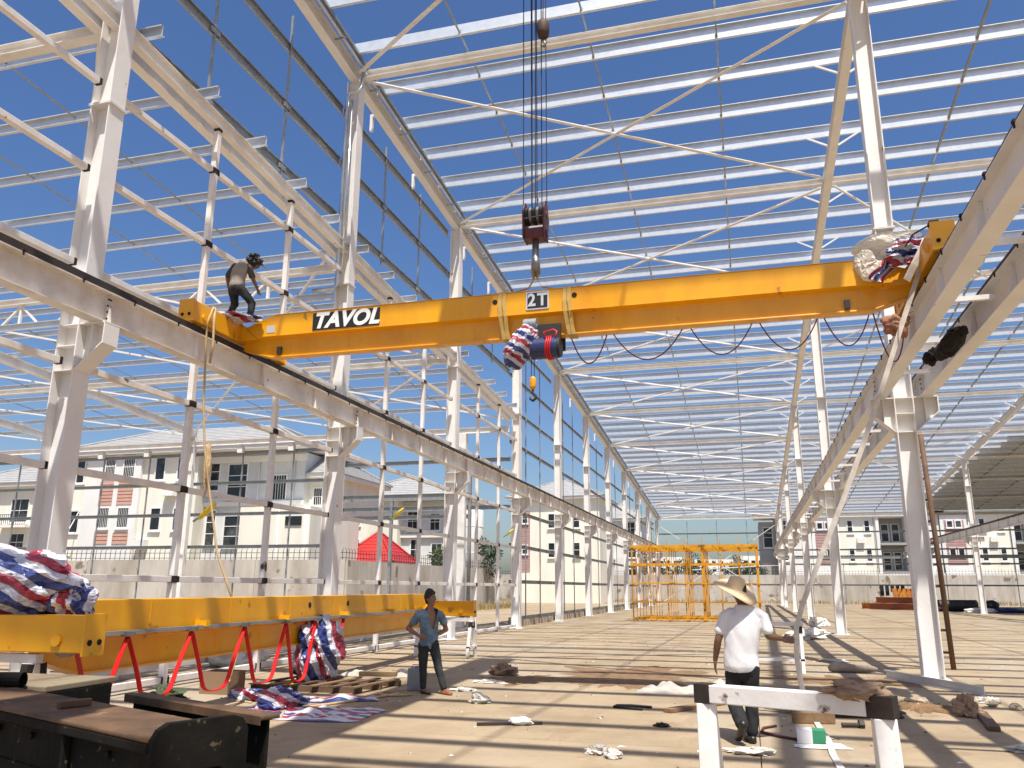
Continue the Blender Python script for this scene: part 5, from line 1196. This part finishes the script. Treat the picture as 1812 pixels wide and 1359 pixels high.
# ================================================================== far piles
t = thing('steel_pile', 'orange-yellow stacked crane steel lying beside the far right column', 'steel pile', (11.4, 77, 0))
oy = mat('orange_primer_steel', (.62, .25, .02), .5, base2=(.36, .11, .03), scale=1.5)
for k, (a, b, z, m) in enumerate((((9.4,80.5),(13.6,78.0),.28,oy), ((9.9,79.3),(14.2,76.5),.28,mat('rust_red_primer', (.30,.10,.05), .7)), ((10.4,79.0),(14.2,77.0),.80,MATS['rust_red_primer']))):
    MB().isec((a[0],a[1],z), (b[0],b[1],z), .5, .4, .04, .03).build('beam', m, t)
for i in range(9): MB().add([(11.6+i*.34,77.2,1.06),(11.85+i*.34,77.2,1.06),(11.95+i*.34,77.2,1.75),(11.5+i*.34,77.2,1.75),(11.6+i*.34,77.5,1.06),(11.85+i*.34,77.5,1.06),(11.95+i*.34,77.5,1.75),(11.5+i*.34,77.5,1.75)], [(0,1,2,3),(5,4,7,6),(0,4,5,1),(1,5,6,2),(2,6,7,3),(3,7,4,0)]).build('stacked_bracket', oy, t)
MB().cyl((14.4, 74.6, .45), (17.2, 74.9, .45), .45, 20).build('cover_roll', mat('black_sheet_roll', (.015,.015,.016), .5), label='black rolled sheet lying beside the far right column', cat='roll')
crumple((18.2, 74.9, .42), (.5, .6, .42), 61, .3, 48, 28, .01).build('cover_heap', MATS['black_sheet_roll'], smooth=True, label='black crumpled sheet heap at the end of the roll', cat='heap')
for i, (x, y, m, lab) in enumerate(((16.6, 71.2, cloth_w, 'white crumpled sheet on the floor left of the distant column'), (18.6, 71.5, mat('navy_sheet', (.02,.03,.12), .6), 'navy crumpled sheet beside the distant right column'), (20.6, 71.6, mat('brick_red_heap', (.22,.06,.03), .9), 'small brick red heap at the far right edge'))):
    crumple((x, y, .12), (.95 if i < 2 else .4, .6, .22), 70+i, .45, 48, 26, .008).build('sheet_heap', m, smooth=True, label=lab, cat='heap')
t = thing('washing_line', 'dark clothes hung on the far wall rail above the orange steel', 'laundry', (13.8, YE, 1.9))
for i in range(5): MB().box(12.9+i*.5, 13.25+i*.5, YE+.06, YE+.09, 1.95-(.9 if i < 2 else .5), 2.08).build('garment', blk_cloth, t)

# ================================================================== litter and timber on the floor
wood = mat('weathered_timber', (.27, .165, .085), .85, base2=(.17, .10, .05), scale=5, streak=(1, 1, 1), bump=.3, bscale=25)
woodl = mat('pale_plywood', (.50, .34, .17), .8, base2=(.40, .26, .12), scale=4)
woodd = mat('dark_old_timber', (.10, .06, .035), .9, base2=(.16, .10, .06), scale=6, bump=.3, bscale=25)
def plank(label, p0, p1, w_=.12, h=.04, z=.022, m=wood, name='plank'):
    return MB().bar((p0[0], p0[1], z), (p1[0], p1[1], z+.002), w_, h).build(name, m, bevel=.004, label=label, cat='plank')
plank('brown plank on the floor left of the walking man', (-1.2, 12.1), (-.2, 13.7), .14, .05, .03)
plank('short squared brown timber block in front of the plywood pile', (.42, 11.72), (.92, 11.82), .12, .13, .068, MATS['weathered_timber'])
plank('weathered plank end at right with a lump beside it', (2.92, 13.2), (2.72, 11.75), .14, .05, .03, woodd)
t = thing('plywood_pile', 'pile of pale plywood boards behind the foreground trestle', 'timber pile', (1.15, 12.7, 0))
for i in range(6): MB().bar((.55+random.uniform(-.08,.08), 12.55+random.uniform(-.1,.1), .015+.028*i), (1.75+random.uniform(-.08,.08), 12.75+random.uniform(-.1,.1), .015+.028*i), .5, .024).build('board', woodl if i > 3 else woodd, t)
t = thing('plank_scatter', 'scatter of thin dark slats between the walking man and plywood', 'timber pile', (.2, 13, 0))
for i in range(7): a = Vector((random.uniform(-.3,.5), random.uniform(12.7,13.5), .012+.012*i)); g = random.uniform(-.5,.3); MB().bar(a, a+Vector((.75*math.cos(g), .75*math.sin(g), .01)), .07, .018).build('slat', wood if i % 2 else woodd, t)
t = thing('pallet', 'broken dark wooden pallet under the hanging tarpaulin bag', 'pallet', (-7.1, 13.3, 0))
for i in range(3): MB().bar((-8.0+i*.1, 12.6+i*.55, .05), (-6.1+i*.1, 12.75+i*.55, .05), .09, .09).build('bearer', woodd, t)
for i in range(6): MB().bar((-7.95+i*.36, 12.5, .108), (-7.8+i*.36, 13.95, .108), .11, .022).build('deck_board', wood if i % 2 else woodd, t)
plank('pale timber batten on the broken pallet', (-6.75, 14.0), (-6.1, 14.15), .12, .08, .165, woodl)
sheet((-5.85, 10.55, 0), 1.9, 1.15, 3, .10, .15, 46).build('tarpaulin_sheet', tarp_m, smooth=True, label='striped tarpaulin sheet spread on the floor by the black steel', cat='tarpaulin')
crumple((-6.35, 10.75, .12), (.30, .22, .15), 81, .5, 48, 28, .006).build('tarpaulin', tarp_m2, label='bunched blue striped tarpaulin at the edge of the floor sheet', cat='tarpaulin')
sheet((-6.0, 11.9, 0), 1.1, .45, 8, .12, .5, 30).build('tarpaulin_sheet', tarp_m2, smooth=True, label='narrow bluish tarpaulin strip behind the striped floor sheet', cat='tarpaulin')
crumple((-7.35, 11.5, .06), (.28, .16, .09), 83, .5, 40, 24, .005).build('tarpaulin', tarp_m, label='small pink striped tarpaulin scrap beside the cardboard box', cat='tarpaulin')
t = thing('carton', 'open brown cardboard box beside the dangling rope', 'box', (-8.2, 12.1, 0)); kraft = mat('brown_cardboard', (.27, .17, .10), .9)
for (x0, x1, y0, y1) in ((-8.5,-7.95,11.9,11.91), (-8.5,-7.95,12.3,12.31), (-8.5,-8.49,11.911,12.299), (-7.96,-7.95,11.911,12.299)): MB().box(x0, x1, y0, y1, 0, .34).build('side', kraft, t)
MB().box(-8.488, -7.962, 11.912, 12.298, 0, .01).build('base', kraft, t)
crumple((-10.6, 16.0, .24), (.62, .42, .28), 85, .32, 56, 34, .005).build('cloth_heap', cloth_w, smooth=True, label='white cloth sack heap on the floor behind the red cables', cat='cloth')
sheet((-1.05, 14.6, 0), 1.6, 1.0, 14, .17, .1, 44).build('plastic_sheet', film, smooth=True, label='crumpled clear plastic sheet on the floor left of the walking man', cat='plastic')
sheet((-7.05, 15.4, 0), 1.35, .7, 17, .16, .2, 44).build('plastic_sheet', film, smooth=True, label='crumpled clear plastic sheet near the standing man', cat='plastic')
t = thing('metal_can', 'square blue-grey tin can on the floor beside the standing man', 'can', (-5.42, 13.4, 0)); tin = mat('blue_grey_tin', (.22, .27, .31), .4, metal=.4, base2=(.32, .35, .37), scale=5)
MB().box(-5.55, -5.30, 13.3, 13.55, 0, .35).build('body', tin, t, bevel=.012); MB().cyl((-5.42, 13.43, .352), (-5.42, 13.43, .38), .05, 12).build('lid', tin, t); MB().tube([(-5.52, 13.43, .352), (-5.5, 13.43, .40), (-5.36, 13.43, .40), (-5.34, 13.43, .352)], .008, 6).build('handle', tin, t)
t = thing('paint_box', 'small white and green cardboard box near the foreground trestle leg', 'box', (.55, 10.35, 0)); gre = mat('green_print', (.03, .22, .11), .7)
MB().box(.40, .56, 10.25, 10.45, 0, .14).build('white_half', white_tee, t); MB().box(.561, .70, 10.25, 10.45, 0, .138).build('green_half', gre, t)
sheet((.62, 10.05, 0), .55, .22, 19, .07, .2, 20).build('paper_scrap', white_tee, smooth=True, label='white paper scrap under the green and white box', cat='paper')
t = thing('steel_bolt', 'large dark steel bolt lying on the floor behind the trestle', 'bolt', (1.1, 11.5, 0)); MB().cyl((.98, 11.5, .035), (1.18, 11.54, .035), .028, 10).build('shank', black, t); MB().cyl((1.18, 11.54, .045), (1.24, 11.552, .045), .055, 6).build('head', black, t)
MB().csec((2.42, 18.0, .08), (3.52, 15.5, .08), .15, .05).build('steel_channel', galv, label='bluish galvanised channel offcut lying in front of the big column', cat='channel')
t = thing('cement_roll', 'dusty grey rolled sacking lying on the floor left of the column', 'roll', (1.95, 18.95, 0)); sack = mat('dusty_sacking', (.36, .30, .24), .95, base2=(.26, .20, .15), scale=6, bump=.5, bscale=25); MB().tube([(1.45, 18.85, .07), (1.55, 18.87, .10), (1.75, 18.93, .10), (1.95, 18.95, .08), (2.2, 19.05, .085), (2.4, 19.1, .06)], [.05, .10, .10, .075, .085, .04], 14).build('roll', sack, t, smooth=True)
soilm = mat('brown_soil', (.15, .085, .038), .95, base2=(.25, .155, .08), scale=5, bump=.6, bscale=18)
def patch(label, c, rx_, ry_, seed, m=soilm, h=.012, name='soil_patch', cat='soil'):
    vs = [(c[0], c[1], h+.004)]; n = 150; rings_ = 6; fs = []
    for k in range(1, rings_+1):
        for i in range(n):
            a = 2*math.pi*i/n; q = k/rings_*(.85+.7*noise.noise(Vector((math.cos(a)*1.7, math.sin(a)*1.7, seed)))+.45*noise.noise(Vector((math.cos(a)*5, math.sin(a)*5, seed)))+.3*noise.noise(Vector((math.cos(a)*14, math.sin(a)*14, seed))))
            hh = (h+h*.8*noise.noise(Vector((math.cos(a)*k, math.sin(a)*k, seed*2))))*(1-(k/rings_)**3)+.002
            vs.append((c[0]+rx_*q*math.cos(a), c[1]+ry_*q*math.sin(a), max(.002, hh)))
    fs += [(0, 1+i, 1+(i+1) % n) for i in range(n)]
    for k in range(rings_-1): fs += [(1+k*n+i, 1+(k+1)*n+i, 1+(k+1)*n+(i+1) % n, 1+k*n+(i+1) % n) for i in range(n)]
    return MB().add(vs, fs).build(name, m, smooth=True, label=label, cat=cat, kind='stuff')
patch('dark brown soil spilled on the floor in the middle', (-2.4, 17.0), 1.7, 1.9, 3.1)
patch('thin brown soil smear left of the main spill', (-4.2, 15.6), .7, .8, 6.4)
patch('brown soil and chips in front of the plywood', (1.5, 17.2), 1.4, .9, 9.2)
patch('dusty gravel heap right of the foreground trestle', (2.2, 13.6), .55, .5, 4.7, soilm, .06)
patch('straw coloured litter near the small trestle', (1.2, 33), .9, 2.5, 5.5, grass_dry, .03, 'straw_litter', 'straw')
rg = random.Random(11)
for k in range(16):
    a = (2.2+rg.gauss(0,.4), 13.9+rg.gauss(0,.35)); s_ = rg.uniform(.03, .08)
    crumple((a[0], a[1], s_*.6), (s_, s_*.9, s_*.7), 100+k, .55, 9, 6, .003).build('stone', mat('pale_rubble', (.46,.37,.27), .95) if k == 0 else MATS['pale_rubble'], label='small pale rubble stone around the gravel heap', cat='stone', group='rubble by the gravel heap')
lit_p = mat('soiled_paper', (.58, .55, .50), .85, base2=(.44, .40, .34), scale=14)
litter = [('white crumpled paper cups on the floor at bottom centre', (-1.62, 8.95), (.09,.06,.05), lit_p), ('second white paper cup beside the first at bottom centre', (-1.42, 8.8), (.07,.05,.05), lit_p),
 ('white and brown paper scraps at the walking man heels', (-.1, 9.45), (.17,.09,.04), lit_p), ('folded white paper scrap right of the standing man', (-3.95, 12.25), (.13,.10,.08), lit_p),
 ('brown paper bag lump behind the standing man', (-4.72, 16.2), (.22,.16,.12), paper), ('red and white paper strip in front of the brown bag', (-4.6, 14.8), (.26,.08,.03), cloth_w),
 ('green and white packet by the standing man foot', (-4.62, 13.55), (.17,.10,.03), lit_p), ('brown lump beside the plank at the right edge', (2.72, 13.0), (.13,.12,.15), paper),
 ('white plastic block on the floor at right', (3.35, 14.6), (.14,.08,.05), lit_p), ('white plastic scrap at the lower right edge', (2.65, 10.4), (.13,.07,.04), lit_p),
 ('small white bag on the floor far behind the strap', (2.9, 42), (.35,.35,.22), cloth_w), ('grey crumpled bag near the small trestle', (1.75, 31), (.5,.4,.18), cloth_w),
 ('white flat packet between trestle and column', (1.75, 21.5), (.26,.14,.04), lit_p), ('dark rag beside the walking man shadow', (-1.15, 10.9), (.08,.05,.03), blk_cloth),
 ('yellow-brown leafy scrap on the broken pallet', (-7.6, 12.9), (.22,.12,.06), yel), ('dark green bag on the floor behind the red cables', (-8.6, 11.3), (.22,.16,.09), leafd)]
for i, (lab, (x, y), rad, m) in enumerate(litter): crumple((x, y, rad[2]*.55), rad, 130+i, .75, 26, 15, .004, 7.).build('litter', m, label=lab, cat='litter')
t = thing('scrap_rod', 'dark scrap rod with white rag lying on the floor', 'scrap', (-3, 10.5, 0)); MB().bar((-3.35, 10.3, .02), (-2.6, 10.62, .02), .06, .03).build('rod', black, t); crumple((-2.85, 10.52, .04), (.14,.07,.045), 160, .5, 30, 18, .004).build('rag', white_tee, t, smooth=True)
MB().tube([(-1.45, 12.45, .02), (-1.75, 12.55, .02), (-1.95, 12.5, .02), (-1.97, 12.35, .02), (-1.8, 12.28, .02), (-1.55, 12.2, .02)], .018, 8).build('hose', rub, smooth=True, label='short black hose loop on the floor at centre', cat='hose')
MB().tube([(-5.2, 12.7, .02), (-5.5, 12.5, .02), (-5.75, 12.6, .03), (-5.7, 12.8, .02), (-5.45, 12.72, .03), (-5.6, 12.2, .02), (-5.9, 11.4, .02), (-6.2, 10.6, .02), (-5.9, 10.0, .02)], .02, 8).build('rope', rope_m, smooth=True, label='loose brown rope on the floor left of the standing man', cat='rope')
MB().tube([(.2, 11.3, .015), (.05, 11.1, .015), (.02, 10.8, .015), (.2, 10.55, .015), (.4, 10.4, .015)], .016, 8).build('hose', mat('maroon_hose', (.09,.025,.02), .7), smooth=True, label='thin maroon hose curve on the floor by the strap', cat='hose')
mb = MB()
for i in range(420):
    x, y = rg.uniform(-8.5, 7), rg.uniform(7.6, 34)
    s_ = rg.uniform(.008, .03); h_ = s_*.5; g = rg.uniform(0, 3.14); c_, q = math.cos(g)*s_, math.sin(g)*s_
    mb.add([(x-c_, y-q, .001), (x+q, y-c_, .001), (x+c_, y+q, .001), (x-q, y+c_, .001), (x, y, h_+.004)], [(0,1,4),(1,2,4),(2,3,4),(3,0,4)])
mb.build('floor_chips', woodd, label='small dark chips and crumbs scattered over the whole floor', cat='debris', kind='stuff')
mb = MB()
for i in range(150):
    x, y = rg.uniform(-6, 6), rg.uniform(8, 30); s_ = rg.uniform(.015, .05); g = rg.uniform(0, 3.14); c_, q = math.cos(g)*s_, math.sin(g)*s_
    mb.add([(x-c_, y-q, .002), (x+q*.6, y-c_*.6, .006), (x+c_, y+q, .003), (x-q*.6, y+c_*.6, .012)], [(0,1,2,3)])
mb.build('paper_bits', white_tee, label='tiny white paper bits scattered over the floor', cat='debris', kind='stuff')
